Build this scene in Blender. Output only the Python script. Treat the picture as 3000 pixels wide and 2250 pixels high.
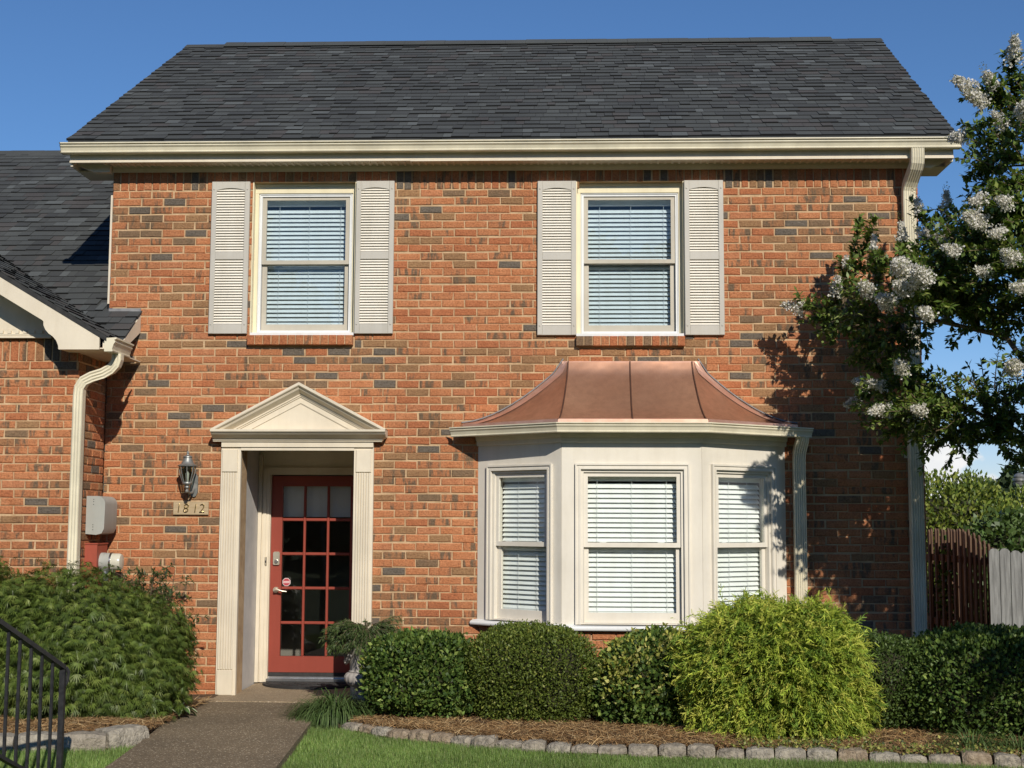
import bpy, bmesh, math, random
import numpy as np
from mathutils import Vector, Matrix

random.seed(7)
rng = np.random.default_rng(11)
sc = bpy.context.scene
for o in list(bpy.data.objects):
    bpy.data.objects.remove(o)
COL = sc.collection
R = math.radians

# ------------------------------------------------------------------ camera
CAM_YAW, CAM_PITCH, CAM_ROLL = 0.0390, 0.1003, 0.0044
cam = bpy.data.cameras.new('camera')
cam.sensor_width = 36.0
cam.lens = 48.0
cam.clip_start = 0.1
cam.clip_end = 2000
camo = bpy.data.objects.new('camera', cam)
COL.objects.link(camo)
_f = Vector((-math.sin(CAM_YAW) * math.cos(CAM_PITCH), math.cos(CAM_YAW) * math.cos(CAM_PITCH), math.sin(CAM_PITCH)))
_r = Vector((math.cos(CAM_YAW), math.sin(CAM_YAW), 0))
_u = _r.cross(_f)
_r2 = _r * math.cos(CAM_ROLL) + _u * math.sin(CAM_ROLL)
_u2 = _u * math.cos(CAM_ROLL) - _r * math.sin(CAM_ROLL)
camo.matrix_world = Matrix(((_r2.x, _u2.x, -_f.x, 0), (_r2.y, _u2.y, -_f.y, -12.8), (_r2.z, _u2.z, -_f.z, 1.6), (0, 0, 0, 1)))
sc.camera = camo

# ------------------------------------------------------------------ sky, sun, exposure
SUN_DIR = Vector((-0.33, 1.0, -0.62)).normalized()          # the way the light travels
world = bpy.data.worlds.new('World')
sc.world = world
world.use_nodes = True
wn = world.node_tree
wn.nodes.clear()
w_out = wn.nodes.new('ShaderNodeOutputWorld')
w_bg = wn.nodes.new('ShaderNodeBackground')
w_bg.inputs[1].default_value = 0.1
w_sky = wn.nodes.new('ShaderNodeTexSky')
w_sky.sky_type = 'NISHITA'
w_sky.sun_disc = False
w_sky.sun_elevation = math.asin(-SUN_DIR.z)
w_sky.sun_rotation = math.atan2(-SUN_DIR.x, -SUN_DIR.y)
w_sky.air_density = 1.0
w_sky.dust_density = 0.0
w_sky.ozone_density = 2.2
w_sky.altitude = 150
# a low bank of fair-weather cumulus along the whole horizon
w_tc = wn.nodes.new('ShaderNodeTexCoord')
w_sep = wn.nodes.new('ShaderNodeSeparateXYZ')
wn.links.new(w_tc.outputs['Generated'], w_sep.inputs[0])
w_map = wn.nodes.new('ShaderNodeMapping')
w_map.inputs['Scale'].default_value = (1, 1, 1.7)
w_map.inputs['Location'].default_value = (2.7, 0.0, 0.0)
wn.links.new(w_tc.outputs['Generated'], w_map.inputs[0])
w_n = wn.nodes.new('ShaderNodeTexNoise')
w_n.inputs['Scale'].default_value = 14.0
w_n.inputs['Detail'].default_value = 9.0
w_n.inputs['Roughness'].default_value = 0.55
wn.links.new(w_map.outputs[0], w_n.inputs['Vector'])
w_lo = wn.nodes.new('ShaderNodeMapRange')                    # fades out above about five degrees
w_lo.inputs['From Min'].default_value = 0.045
w_lo.inputs['From Max'].default_value = 0.075
w_lo.inputs['To Min'].default_value = 0.0
w_lo.inputs['To Max'].default_value = -0.35
wn.links.new(w_sep.outputs['Z'], w_lo.inputs['Value'])
w_add = wn.nodes.new('ShaderNodeMath')
w_add.operation = 'ADD'
wn.links.new(w_n.outputs['Fac'], w_add.inputs[0])
wn.links.new(w_lo.outputs[0], w_add.inputs[1])
w_cr = wn.nodes.new('ShaderNodeMapRange')
w_cr.inputs['From Min'].default_value = 0.45
w_cr.inputs['From Max'].default_value = 0.51
wn.links.new(w_add.outputs[0], w_cr.inputs['Value'])
w_n2 = wn.nodes.new('ShaderNodeTexNoise')
w_n2.inputs['Scale'].default_value = 40.0
w_n2.inputs['Detail'].default_value = 6.0
wn.links.new(w_map.outputs[0], w_n2.inputs['Vector'])
w_c = wn.nodes.new('ShaderNodeMix')
w_c.data_type = 'RGBA'
w_c.inputs['A'].default_value = (7.4, 7.9, 8.6, 1)
w_c.inputs['B'].default_value = (12.0, 11.7, 11.2, 1)
wn.links.new(w_n2.outputs['Fac'], w_c.inputs['Factor'])
w_mx = wn.nodes.new('ShaderNodeMix')
w_mx.data_type = 'RGBA'
wn.links.new(w_cr.outputs[0], w_mx.inputs['Factor'])
w_tint = wn.nodes.new('ShaderNodeMix')                      # a deeper, clearer blue over the whole dome
w_tint.data_type = 'RGBA'
w_tint.blend_type = 'MULTIPLY'
w_tint.inputs['Factor'].default_value = 1.0
w_tz = wn.nodes.new('ShaderNodeMapRange')
w_tz.inputs['From Min'].default_value = 0.0
w_tz.inputs['From Max'].default_value = 0.16
wn.links.new(w_sep.outputs['Z'], w_tz.inputs['Value'])
w_tc2 = wn.nodes.new('ShaderNodeMix')
w_tc2.data_type = 'RGBA'
w_tc2.inputs['A'].default_value = (0.80, 0.86, 1.22, 1)
w_tc2.inputs['B'].default_value = (0.56, 0.80, 1.08, 1)
wn.links.new(w_tz.outputs[0], w_tc2.inputs['Factor'])
wn.links.new(w_tc2.outputs['Result'], w_tint.inputs['B'])
wn.links.new(w_sky.outputs[0], w_tint.inputs['A'])
wn.links.new(w_tint.outputs['Result'], w_mx.inputs['A'])
wn.links.new(w_c.outputs['Result'], w_mx.inputs['B'])
wn.links.new(w_mx.outputs['Result'], w_bg.inputs[0])
wn.links.new(w_bg.outputs[0], w_out.inputs[0])

sun = bpy.data.lights.new('sun', 'SUN')
sun.energy = 5.0
sun.angle = R(0.53)
sun.color = (1.0, 0.93, 0.82)
suno = bpy.data.objects.new('sun', sun)
COL.objects.link(suno)
suno.rotation_euler = SUN_DIR.to_track_quat('-Z', 'Y').to_euler()
suno.location = (6, -18, 12)

vs = sc.view_settings
vs.view_transform = 'Standard'
vs.look = 'None'
vs.gamma = 1.0
vs.exposure = -0.14
vs.use_curve_mapping = False
sc.cycles.max_bounces = 6
sc.cycles.transparent_max_bounces = 12
sc.cycles.use_denoising = True

# ------------------------------------------------------------------ scene helpers
BASE = {}                                        # object name -> world offset of the thing it belongs to


def tag(o, label=None, cat=None, group=None, kind=None):
    if label: o['label'] = label
    if cat: o['category'] = cat
    if group: o['group'] = group
    if kind: o['kind'] = kind
    return o


def thing(name, label, cat, loc=(0, 0, 0), group=None):
    o = bpy.data.objects.new(name, None)
    o.empty_display_size = 0.2
    COL.objects.link(o)
    o.location = loc
    BASE[o.name] = Vector(loc)
    return tag(o, label, cat, group)


def link(name, me, parent=None, at=None):
    """link mesh data as an object; its vertices are in world space unless at= gives a place"""
    o = bpy.data.objects.new(name, me)
    COL.objects.link(o)
    b = BASE[parent.name] if parent is not None else Vector((0, 0, 0))
    if parent is not None:
        o.parent = parent
    BASE[o.name] = b
    o.location = (Vector(at) if at is not None else Vector((0, 0, 0))) - b
    return o


def frame_fn(O, U, N):
    O, U, N = Vector(O), Vector(U).normalized(), Vector(N).normalized()
    return (O, U, N)


FACADE = frame_fn((0, 0, 0), (1, 0, 0), (0, -1, 0))
IDENT = frame_fn((0, 0, 0), (1, 0, 0), (0, 1, 0))


class MB:
    """collects geometry in a frame (u along, d outwards, z up) and builds ONE mesh"""

    def __init__(self, fr=IDENT):
        self.fr = fr
        self.v, self.f, self.m = [], [], []

    def P(self, u, d, z):
        O, U, N = self.fr
        return (O.x + U.x * u + N.x * d, O.y + U.y * u + N.y * d, O.z + z)

    def add(self, pts, faces, m=0, raw=False):
        b = len(self.v)
        self.v += [tuple(p) if raw else self.P(*p) for p in pts]
        for f in faces:
            self.f.append(tuple(b + i for i in f))
            self.m.append(m)
        return self

    def box(self, u0, u1, d0, d1, z0, z1, m=0):
        p = [(u0, d0, z0), (u1, d0, z0), (u1, d1, z0), (u0, d1, z0), (u0, d0, z1), (u1, d0, z1), (u1, d1, z1), (u0, d1, z1)]
        return self.add(p, [(0, 3, 2, 1), (4, 5, 6, 7), (0, 1, 5, 4), (1, 2, 6, 5), (2, 3, 7, 6), (3, 0, 4, 7)], m)

    def bbox(self, u0, u1, d0, d1, z0, z1, c=0.006, m=0):
        """box whose outward (d1) face is chamfered by c"""
        p = [(u0, d0, z0), (u1, d0, z0), (u1, d0, z1), (u0, d0, z1),
             (u0, d1 - c, z0), (u1, d1 - c, z0), (u1, d1 - c, z1), (u0, d1 - c, z1),
             (u0 + c, d1, z0 + c), (u1 - c, d1, z0 + c), (u1 - c, d1, z1 - c), (u0 + c, d1, z1 - c)]
        f = [(0, 3, 2, 1)]
        for a in (0, 4):
            for i in range(4):
                j = (i + 1) % 4
                f.append((a + i, a + j, a + 4 + j, a + 4 + i))
        f.append((8, 9, 10, 11))
        return self.add(p, f, m)

    def prism(self, poly, d0, d1, m=0):
        """poly in (u, z), extruded from d0 to d1"""
        n = len(poly)
        p = [(u, d0, z) for u, z in poly] + [(u, d1, z) for u, z in poly]
        f = [tuple(range(n)), tuple(range(2 * n - 1, n - 1, -1))]
        f += [(i, n + i, n + (i + 1) % n, (i + 1) % n) for i in range(n)]
        return self.add(p, f, m)

    def profile(self, prof, u0, u1, m=0, cap=True):
        """prof in (d, z) extruded along u"""
        n = len(prof)
        p = [(u0, d, z) for d, z in prof] + [(u1, d, z) for d, z in prof]
        f = [(i, (i + 1) % n, n + (i + 1) % n, n + i) for i in range(n)]
        if cap:
            f += [tuple(range(n)), tuple(range(2 * n - 1, n - 1, -1))]
        return self.add(p, f, m)

    def lathe(self, c, prof, n=20, m=0, flute=0.0, nf=12):
        """prof of (r, z) round the vertical axis through c (world)"""
        p, f = [], []
        for r, z in prof:
            for k in range(n):
                a = 2 * math.pi * k / n
                rr = r * (1 + (flute * abs(math.sin(nf * a / 2)) if flute else 0))
                p.append((c[0] + rr * math.cos(a), c[1] + rr * math.sin(a), c[2] + z))
        for i in range(len(prof) - 1):
            for k in range(n):
                k2 = (k + 1) % n
                f.append((i * n + k, i * n + k2, (i + 1) * n + k2, (i + 1) * n + k))
        f.append(tuple(range(n - 1, -1, -1)))
        f.append(tuple((len(prof) - 1) * n + k for k in range(n)))
        return self.add(p, f, m, raw=True)

    def tube(self, pts, rad, n=8, m=0, cap=True, sq=None):
        """tube along world points; rad is a number or one per point; sq=(w,h) gives a rectangular section"""
        pts = [Vector(p) for p in pts]
        rads = rad if isinstance(rad, (list, tuple)) else [rad] * len(pts)
        vs_, fs = [], []
        side = None
        nn = 4 if sq else n
        for i, p in enumerate(pts):
            t = (pts[min(i + 1, len(pts) - 1)] - pts[max(i - 1, 0)]).normalized()
            if side is None:
                ref = Vector((1, 0, 0)) if abs(t.x) < 0.9 else Vector((0, 1, 0))
                side = (ref - t * ref.dot(t)).normalized()
            else:
                side = (side - t * side.dot(t)).normalized()
            up = t.cross(side)
            for k in range(nn):
                if sq:
                    sx, sy = [(-1, -1), (1, -1), (1, 1), (-1, 1)][k]
                    q = p + side * (sx * sq[0] / 2) + up * (sy * sq[1] / 2)
                else:
                    a = 2 * math.pi * k / nn
                    q = p + (side * math.cos(a) + up * math.sin(a)) * rads[i]
                vs_.append(tuple(q))
        for i in range(len(pts) - 1):
            for k in range(nn):
                k2 = (k + 1) % nn
                fs.append((i * nn + k, i * nn + k2, (i + 1) * nn + k2, (i + 1) * nn + k))
        if cap:
            fs.append(tuple(range(nn - 1, -1, -1)))
            fs.append(tuple((len(pts) - 1) * nn + k for k in range(nn)))
        return self.add(vs_, fs, m, raw=True)

    def mesh(self, name, mats, smooth=False):
        me = bpy.data.meshes.new(name)
        me.from_pydata(self.v, [], self.f)
        for mt in (mats if isinstance(mats, (list, tuple)) else [mats]):
            me.materials.append(mt)
        if isinstance(mats, (list, tuple)) and len(mats) > 1:
            me.polygons.foreach_set('material_index', self.m)
        bm = bmesh.new()
        bm.from_mesh(me)
        bmesh.ops.recalc_face_normals(bm, faces=bm.faces)
        bm.to_mesh(me)
        bm.free()
        if smooth:
            me.polygons.foreach_set('use_smooth', [True] * len(me.polygons))
            try:
                me.set_sharp_from_angle(angle=R(38))
            except Exception:
                pass
        me.update()
        return me

    def build(self, name, mats, parent=None, smooth=False):
        me = self.mesh(name, mats, smooth)
        b = BASE[parent.name] if parent is not None else Vector((0, 0, 0))
        if b.length:
            me.transform(Matrix.Translation(-b))
        o = bpy.data.objects.new(name, me)
        COL.objects.link(o)
        if parent is not None:
            o.parent = parent
        BASE[o.name] = b
        return o


def sweep_path(path, prof, closed_ends=True):
    """prof (d outwards to the right of travel, z) swept along plan polyline with mitres -> verts, faces"""
    n = len(prof)
    P = [Vector(p) for p in path]
    out = []
    for i, p in enumerate(P):
        ns = []
        if i > 0:
            t = (P[i] - P[i - 1]).normalized(); ns.append(Vector((t.y, -t.x)))
        if i < len(P) - 1:
            t = (P[i + 1] - P[i]).normalized(); ns.append(Vector((t.y, -t.x)))
        if len(ns) == 2:
            m = (ns[0] + ns[1]).normalized()
            m = m / max(0.3, m.dot(ns[0]))
        else:
            m = ns[0]
        out.append(m)
    v = []
    for p, m in zip(P, out):
        for d, z in prof:
            v.append((p.x + m.x * d, p.y + m.y * d, z))
    f = []
    for i in range(len(P) - 1):
        for k in range(n):
            k2 = (k + 1) % n
            f.append((i * n + k, i * n + k2, (i + 1) * n + k2, (i + 1) * n + k))
    if closed_ends:
        f.append(tuple(range(n)))
        f.append(tuple((len(P) - 1) * n + k for k in range(n - 1, -1, -1)))
    return v, f


def np_mesh(name, V, mats, cols=None, smooth=False, tri=False, mi=None):
    """V (N,4,3) quads or (N,3,3) triangles"""
    V = np.asarray(V, dtype=np.float32)
    N, k = V.shape[0], V.shape[1]
    me = bpy.data.meshes.new(name)
    me.vertices.add(N * k)
    me.vertices.foreach_set('co', V.reshape(-1))
    me.loops.add(N * k)
    me.loops.foreach_set('vertex_index', np.arange(N * k, dtype=np.int32))
    me.polygons.add(N)
    me.polygons.foreach_set('loop_start', np.arange(0, N * k, k, dtype=np.int32))
    me.polygons.foreach_set('loop_total', np.full(N, k, dtype=np.int32))
    for mt in (mats if isinstance(mats, (list, tuple)) else [mats]):
        me.materials.append(mt)
    if mi is not None:
        me.polygons.foreach_set('material_index', np.asarray(mi, dtype=np.int32))
    if cols is not None:
        a = me.color_attributes.new('Col', 'FLOAT_COLOR', 'POINT')
        c = np.ones((N, k, 4), dtype=np.float32)
        c[:, :, :3] = np.asarray(cols)[:, None, :] if np.asarray(cols).ndim == 2 else cols
        a.data.foreach_set('color', c.reshape(-1))
    me.update(calc_edges=True)
    me.validate()
    return me


def np_obj(name, V, mats, parent=None, cols=None, mi=None):
    V = np.asarray(V, dtype=np.float32)
    b = BASE[parent.name] if parent is not None else Vector((0, 0, 0))
    me = np_mesh(name, V - np.array(b, dtype=np.float32), mats, cols, mi=mi)
    o = bpy.data.objects.new(name, me)
    COL.objects.link(o)
    if parent is not None:
        o.parent = parent
    BASE[o.name] = b
    return o


# ------------------------------------------------------------------ materials
def newmat(name):
    m = bpy.data.materials.new(name)
    m.use_nodes = True
    nt = m.node_tree
    return m, nt, nt.nodes['Principled BSDF']


def pos_noise(nt, scale, detail=4, rough=0.55, stretch=None, obj=False):
    n = nt.nodes.new('ShaderNodeTexNoise')
    n.inputs['Scale'].default_value = scale
    n.inputs['Detail'].default_value = detail
    n.inputs['Roughness'].default_value = rough
    if obj:
        g = nt.nodes.new('ShaderNodeTexCoord'); s = g.outputs['Object']
    else:
        g = nt.nodes.new('ShaderNodeNewGeometry'); s = g.outputs['Position']
    if stretch:
        mp = nt.nodes.new('ShaderNodeMapping')
        mp.inputs['Scale'].default_value = stretch
        nt.links.new(s, mp.inputs[0]); s = mp.outputs[0]
    nt.links.new(s, n.inputs['Vector'])
    return n


def ramp(nt, src, stops):
    r = nt.nodes.new('ShaderNodeValToRGB')
    e = r.color_ramp.elements
    while len(e) < len(stops):
        e.new(0.5)
    for i, (p, c) in enumerate(stops):
        e[i].position = p
        e[i].color = (*c, 1)
    nt.links.new(src, r.inputs[0])
    return r


def mixc(nt, fac, a, b, mode='MIX'):
    m = nt.nodes.new('ShaderNodeMix')
    m.data_type = 'RGBA'
    m.blend_type = mode
    for key, val in (('Factor', fac), ('A', a), ('B', b)):
        if isinstance(val, (int, float)):
            m.inputs[key].default_value = val
        elif isinstance(val, tuple):
            m.inputs[key].default_value = (*val, 1)
        else:
            nt.links.new(val, m.inputs[key])
    return m.outputs['Result']


def bump(nt, bsdf, src, strength=0.3, dist=0.01):
    b = nt.nodes.new('ShaderNodeBump')
    b.inputs['Strength'].default_value = strength
    b.inputs['Distance'].default_value = dist
    nt.links.new(src, b.inputs['Height'])
    nt.links.new(b.outputs[0], bsdf.inputs['Normal'])


def mat_two(name, c1, c2, scale=3.0, rough=0.6, bscale=None, bstr=0.2, bdist=0.004, detail=5, lo=0.35, hi=0.65, stretch=None, metallic=0.0, spec=0.4):
    m, nt, b = newmat(name)
    n = pos_noise(nt, scale, detail, stretch=stretch)
    r = ramp(nt, n.outputs['Fac'], [(lo, c1), (hi, c2)])
    nt.links.new(r.outputs[0], b.inputs['Base Color'])
    b.inputs['Roughness'].default_value = rough
    b.inputs['Metallic'].default_value = metallic
    b.inputs['Specular IOR Level'].default_value = spec
    if bscale:
        n2 = pos_noise(nt, bscale, 4, stretch=stretch)
        bump(nt, b, n2.outputs['Fac'], bstr, bdist)
    return m


def sRGB(r, g, b):
    f = lambda c: ((c / 255 + 0.055) / 1.055) ** 2.4 if c / 255 > 0.04045 else c / 255 / 12.92
    return (f(r), f(g), f(b))


def mat_brick(name, base, alt, dark=None, dark_amt=0.0):
    m, nt, b = newmat(name)
    n = pos_noise(nt, 11, 6, 0.65)
    c = ramp(nt, n.outputs['Fac'], [(0.3, base), (0.7, alt)]).outputs[0]
    if dark:
        n3 = pos_noise(nt, 1.0, 4, 0.6, stretch=(17, 17, 4.0))
        k = ramp(nt, n3.outputs['Fac'], [(0.57 - dark_amt, (0, 0, 0)), (0.68 - dark_amt, (0.92, 0.92, 0.92))])
        c = mixc(nt, k.outputs[0], c, dark)
    fine = pos_noise(nt, 55, 5, 0.75)
    k2 = ramp(nt, fine.outputs['Fac'], [(0.30, (0.50, 0.45, 0.42)), (0.47, (0.96, 0.96, 0.96)), (0.72, (1.3, 1.32, 1.34))])
    c = mixc(nt, 1.0, c, k2.outputs[0], 'MULTIPLY')
    wear = pos_noise(nt, 0.9, 4, 0.6)
    k3 = ramp(nt, wear.outputs['Fac'], [(0.3, (0.80, 0.79, 0.78)), (0.7, (1.10, 1.09, 1.07))])
    c = mixc(nt, 1.0, c, k3.outputs[0], 'MULTIPLY')
    c = mixc(nt, 1.0, c, (1.24, 1.34, 1.12), 'MULTIPLY')
    nt.links.new(c, b.inputs['Base Color'])
    b.inputs['Roughness'].default_value = 0.88
    b.inputs['Specular IOR Level'].default_value = 0.25
    h = pos_noise(nt, 42, 5, 0.75, stretch=(1, 1, 1.8))
    bump(nt, b, h.outputs['Fac'], 1.0, 0.016)
    return m


BR = [
    mat_brick('brick_orange', (0.38, 0.132, 0.066), (0.46, 0.185, 0.105)),
    mat_brick('brick_red', (0.33, 0.105, 0.055), (0.40, 0.140, 0.075)),
    mat_brick('brick_rose', (0.44, 0.180, 0.105), (0.36, 0.125, 0.070)),
    mat_brick('brick_flashed', (0.37, 0.135, 0.070), (0.42, 0.165, 0.092), (0.125, 0.085, 0.066), 0.10),
    mat_brick('brick_smudged', (0.37, 0.130, 0.068), (0.41, 0.165, 0.092), (0.120, 0.082, 0.066), 0.02),
    mat_brick('brick_brown', (0.235, 0.115, 0.070), (0.31, 0.135, 0.075), (0.125, 0.085, 0.066), 0.08),
    mat_brick('brick_tan', (0.29, 0.155, 0.090), (0.25, 0.125, 0.075)),
    mat_brick('brick_slate', (0.105, 0.082, 0.080), (0.150, 0.112, 0.102)),
    mat_brick('brick_umber', (0.150, 0.096, 0.070), (0.21, 0.120, 0.083)),
]
M_MORTAR = mat_two('mortar', (0.40, 0.265, 0.145), (0.55, 0.385, 0.225), 9, 0.95, 60, 0.9, 0.008)
PAINT = (0.68, 0.605, 0.475)


def mat_paint(name, c, dirt=0.07, rough=0.55):
    m, nt, b = newmat(name)
    n = pos_noise(nt, 2.2, 6, 0.6)
    d = tuple(x * (1 - dirt * 1.6) for x in c)
    l = tuple(min(1, x * (1 + dirt * 0.4)) for x in c)
    r = ramp(nt, n.outputs['Fac'], [(0.32, d), (0.62, l)])
    n2 = pos_noise(nt, 9, 5, 0.7, stretch=(1, 1, 0.15))
    k = ramp(nt, n2.outputs['Fac'], [(0.3, (0.93, 0.92, 0.90)), (0.55, (1, 1, 1))])
    nt.links.new(mixc(nt, 1.0, r.outputs[0], k.outputs[0], 'MULTIPLY'), b.inputs['Base Color'])
    b.inputs['Roughness'].default_value = rough
    b.inputs['Specular IOR Level'].default_value = 0.35
    h = pos_noise(nt, 120, 3)
    bump(nt, b, h.outputs['Fac'], 0.08, 0.002)
    return m


M_PAINT = mat_paint('cream_paint', PAINT)
M_TRIM = mat_paint('bay_paint', (0.70, 0.655, 0.565), 0.05)
M_GUTTER = mat_paint('gutter_enamel', (0.69, 0.635, 0.48), 0.12, 0.4)
M_SHUT = mat_paint('shutter_vinyl', (0.48, 0.455, 0.40), 0.05, 0.5)
M_LOUV = mat_paint('louvre_vinyl', (0.76, 0.72, 0.63), 0.04, 0.5)
M_WHITE = mat_paint('white_vinyl', (0.72, 0.73, 0.72), 0.04, 0.35)
M_TAUPE = mat_paint('sash_taupe', (0.47, 0.43, 0.35), 0.08, 0.45)
M_JAMB = mat_paint('jamb_cream', (0.74, 0.665, 0.46), 0.06, 0.5)
M_RED = mat_paint('door_red', (0.27, 0.055, 0.036), 0.05, 0.42)
M_REDBOX = mat_paint('meter_red', (0.34, 0.075, 0.045), 0.10, 0.6)
M_GREY = mat_paint('meter_grey', (0.36, 0.37, 0.34), 0.06, 0.5)
M_STUCCO = mat_two('reveal_stucco', (0.50, 0.49, 0.47), (0.60, 0.58, 0.55), 5, 0.85, 60, 0.4, 0.003)
M_SLAT = mat_paint('blind_slat', (0.88, 0.90, 0.875), 0.02, 0.4)
M_CORD = mat_paint('blind_cord', (0.74, 0.75, 0.74), 0.02, 0.8)
M_DARK = mat_two('dark_rubber', (0.018, 0.018, 0.018), (0.03, 0.03, 0.03), 20, 0.7, 90, 0.6, 0.004)
M_BLACK = mat_two('black_iron', (0.016, 0.017, 0.020), (0.032, 0.032, 0.034), 30, 0.38, 120, 0.3, 0.002)
M_NICKEL = mat_two('satin_nickel', (0.66, 0.60, 0.48), (0.74, 0.69, 0.58), 12, 0.42, metallic=1.0)
M_STEEL = mat_two('steel', (0.55, 0.56, 0.57), (0.66, 0.66, 0.66), 10, 0.3, metallic=1.0)
M_BRASS = mat_two('brass', (0.66, 0.48, 0.19), (0.76, 0.58, 0.28), 20, 0.25, metallic=1.0)
M_PEWTER = mat_two('pewter_paint', (0.20, 0.21, 0.20), (0.32, 0.32, 0.30), 25, 0.45, metallic=0.55)
M_PLAQUE = mat_two('plaque_wood', (0.36, 0.27, 0.155), (0.44, 0.34, 0.21), 8, 0.7, 60, 0.3, 0.003, stretch=(1, 1, 6))
M_ROOM = mat_two('room_plaster', (0.16, 0.145, 0.125), (0.20, 0.18, 0.155), 2, 0.9)
M_CONC = mat_two('urn_concrete', (0.30, 0.275, 0.25), (0.42, 0.39, 0.36), 14, 0.9, 60, 0.5, 0.004)
M_FLASH = mat_two('lead_flashing', (0.16, 0.16, 0.17), (0.25, 0.25, 0.25), 14, 0.6)


def mat_glass(name, tint=(0.9, 0.93, 0.93), rough=0.01):
    m = bpy.data.materials.new(name)
    m.use_nodes = True
    nt = m.node_tree
    nt.nodes.clear()
    out = nt.nodes.new('ShaderNodeOutputMaterial')
    tr = nt.nodes.new('ShaderNodeBsdfTransparent')
    tr.inputs[0].default_value = (*tint, 1)
    gl = nt.nodes.new('ShaderNodeBsdfGlossy')
    gl.inputs['Roughness'].default_value = rough
    fr = nt.nodes.new('ShaderNodeFresnel')
    fr.inputs[0].default_value = 1.72
    mx = nt.nodes.new('ShaderNodeMixShader')
    gg = nt.nodes.new('ShaderNodeNewGeometry')          # the inner face of the pane adds no second mirror
    inv = nt.nodes.new('ShaderNodeMath'); inv.operation = 'SUBTRACT'; inv.inputs[0].default_value = 1.0
    nt.links.new(gg.outputs['Backfacing'], inv.inputs[1])
    mu = nt.nodes.new('ShaderNodeMath'); mu.operation = 'MULTIPLY'
    nt.links.new(fr.outputs[0], mu.inputs[0]); nt.links.new(inv.outputs[0], mu.inputs[1])
    nt.links.new(mu.outputs[0], mx.inputs[0])
    nt.links.new(tr.outputs[0], mx.inputs[1])
    nt.links.new(gl.outputs[0], mx.inputs[2])
    nt.links.new(mx.outputs[0], out.inputs[0])
    wv = pos_noise(nt, 2.5, 2)
    bp = nt.nodes.new('ShaderNodeBump')
    bp.inputs['Strength'].default_value = 0.04
    bp.inputs['Distance'].default_value = 0.02
    nt.links.new(wv.outputs['Fac'], bp.inputs['Height'])
    nt.links.new(bp.outputs[0], gl.inputs['Normal'])
    return m


M_GLASS = mat_glass('window_glass', (0.97, 0.985, 0.98))
M_GLASS_UP = mat_glass('tinted_upper_glass', (0.87, 0.91, 0.93))  # darker, bluer tint for the upstairs panes
M_GLASS_LAMP = mat_glass('lamp_glass', (0.62, 0.66, 0.60), 0.08)


def mat_leaf(name, rough=0.45, trans=0.28, spec=0.35, warm=(1.25, 1.2, 0.5)):
    m = bpy.data.materials.new(name)
    m.use_nodes = True
    nt = m.node_tree
    b = nt.nodes['Principled BSDF']
    out = nt.nodes['Material Output']
    at = nt.nodes.new('ShaderNodeAttribute')
    at.attribute_name = 'Col'
    nt.links.new(at.outputs['Color'], b.inputs['Base Color'])
    b.inputs['Roughness'].default_value = rough
    b.inputs['Specular IOR Level'].default_value = spec
    t = nt.nodes.new('ShaderNodeBsdfTranslucent')
    nt.links.new(mixc(nt, 1.0, at.outputs['Color'], warm, 'MULTIPLY'), t.inputs[0])
    mx = nt.nodes.new('ShaderNodeMixShader')
    mx.inputs[0].default_value = trans
    nt.links.new(b.outputs[0], mx.inputs[1])
    nt.links.new(t.outputs[0], mx.inputs[2])
    nt.links.new(mx.outputs[0], out.inputs[0])
    return m


M_LEAF = mat_leaf('leaf')
M_LEAF_GLOSS = mat_leaf('glossy_leaf', 0.50, 0.25, 0.28)
M_NEEDLE = mat_leaf('needle', 0.6, 0.25, 0.2)
M_PETAL = mat_leaf('petal', 0.7, 0.35, 0.2, (1.0, 1.0, 0.98))
M_GRASS = mat_leaf('grass_blade', 0.5, 0.3, 0.3)
M_STRAW = mat_leaf('straw', 0.8, 0.1, 0.2, (1.0, 0.9, 0.7))
M_BARK = mat_two('bark', (0.16, 0.11, 0.075), (0.29, 0.21, 0.15), 9, 0.85, 40, 0.5, 0.01, stretch=(1, 1, 0.3))
M_TWIG = mat_two('twig', (0.10, 0.075, 0.045), (0.16, 0.12, 0.07), 20, 0.85)

# ------------------------------------------------------------------ ground
def mat_ground():
    m, nt, b = newmat('turf_soil')
    n = pos_noise(nt, 1.2, 6)
    n2 = pos_noise(nt, 60, 4, 0.7)
    c = ramp(nt, n.outputs['Fac'], [(0.3, (0.045, 0.085, 0.018)), (0.7, (0.075, 0.125, 0.028))]).outputs[0]
    k = ramp(nt, n2.outputs['Fac'], [(0.3, (0.6, 0.6, 0.6)), (0.7, (1.2, 1.2, 1.1))])
    nt.links.new(mixc(nt, 1.0, c, k.outputs[0], 'MULTIPLY'), b.inputs['Base Color'])
    b.inputs['Roughness'].default_value = 0.95
    bump(nt, b, n2.outputs['Fac'], 0.8, 0.03)
    return m


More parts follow.
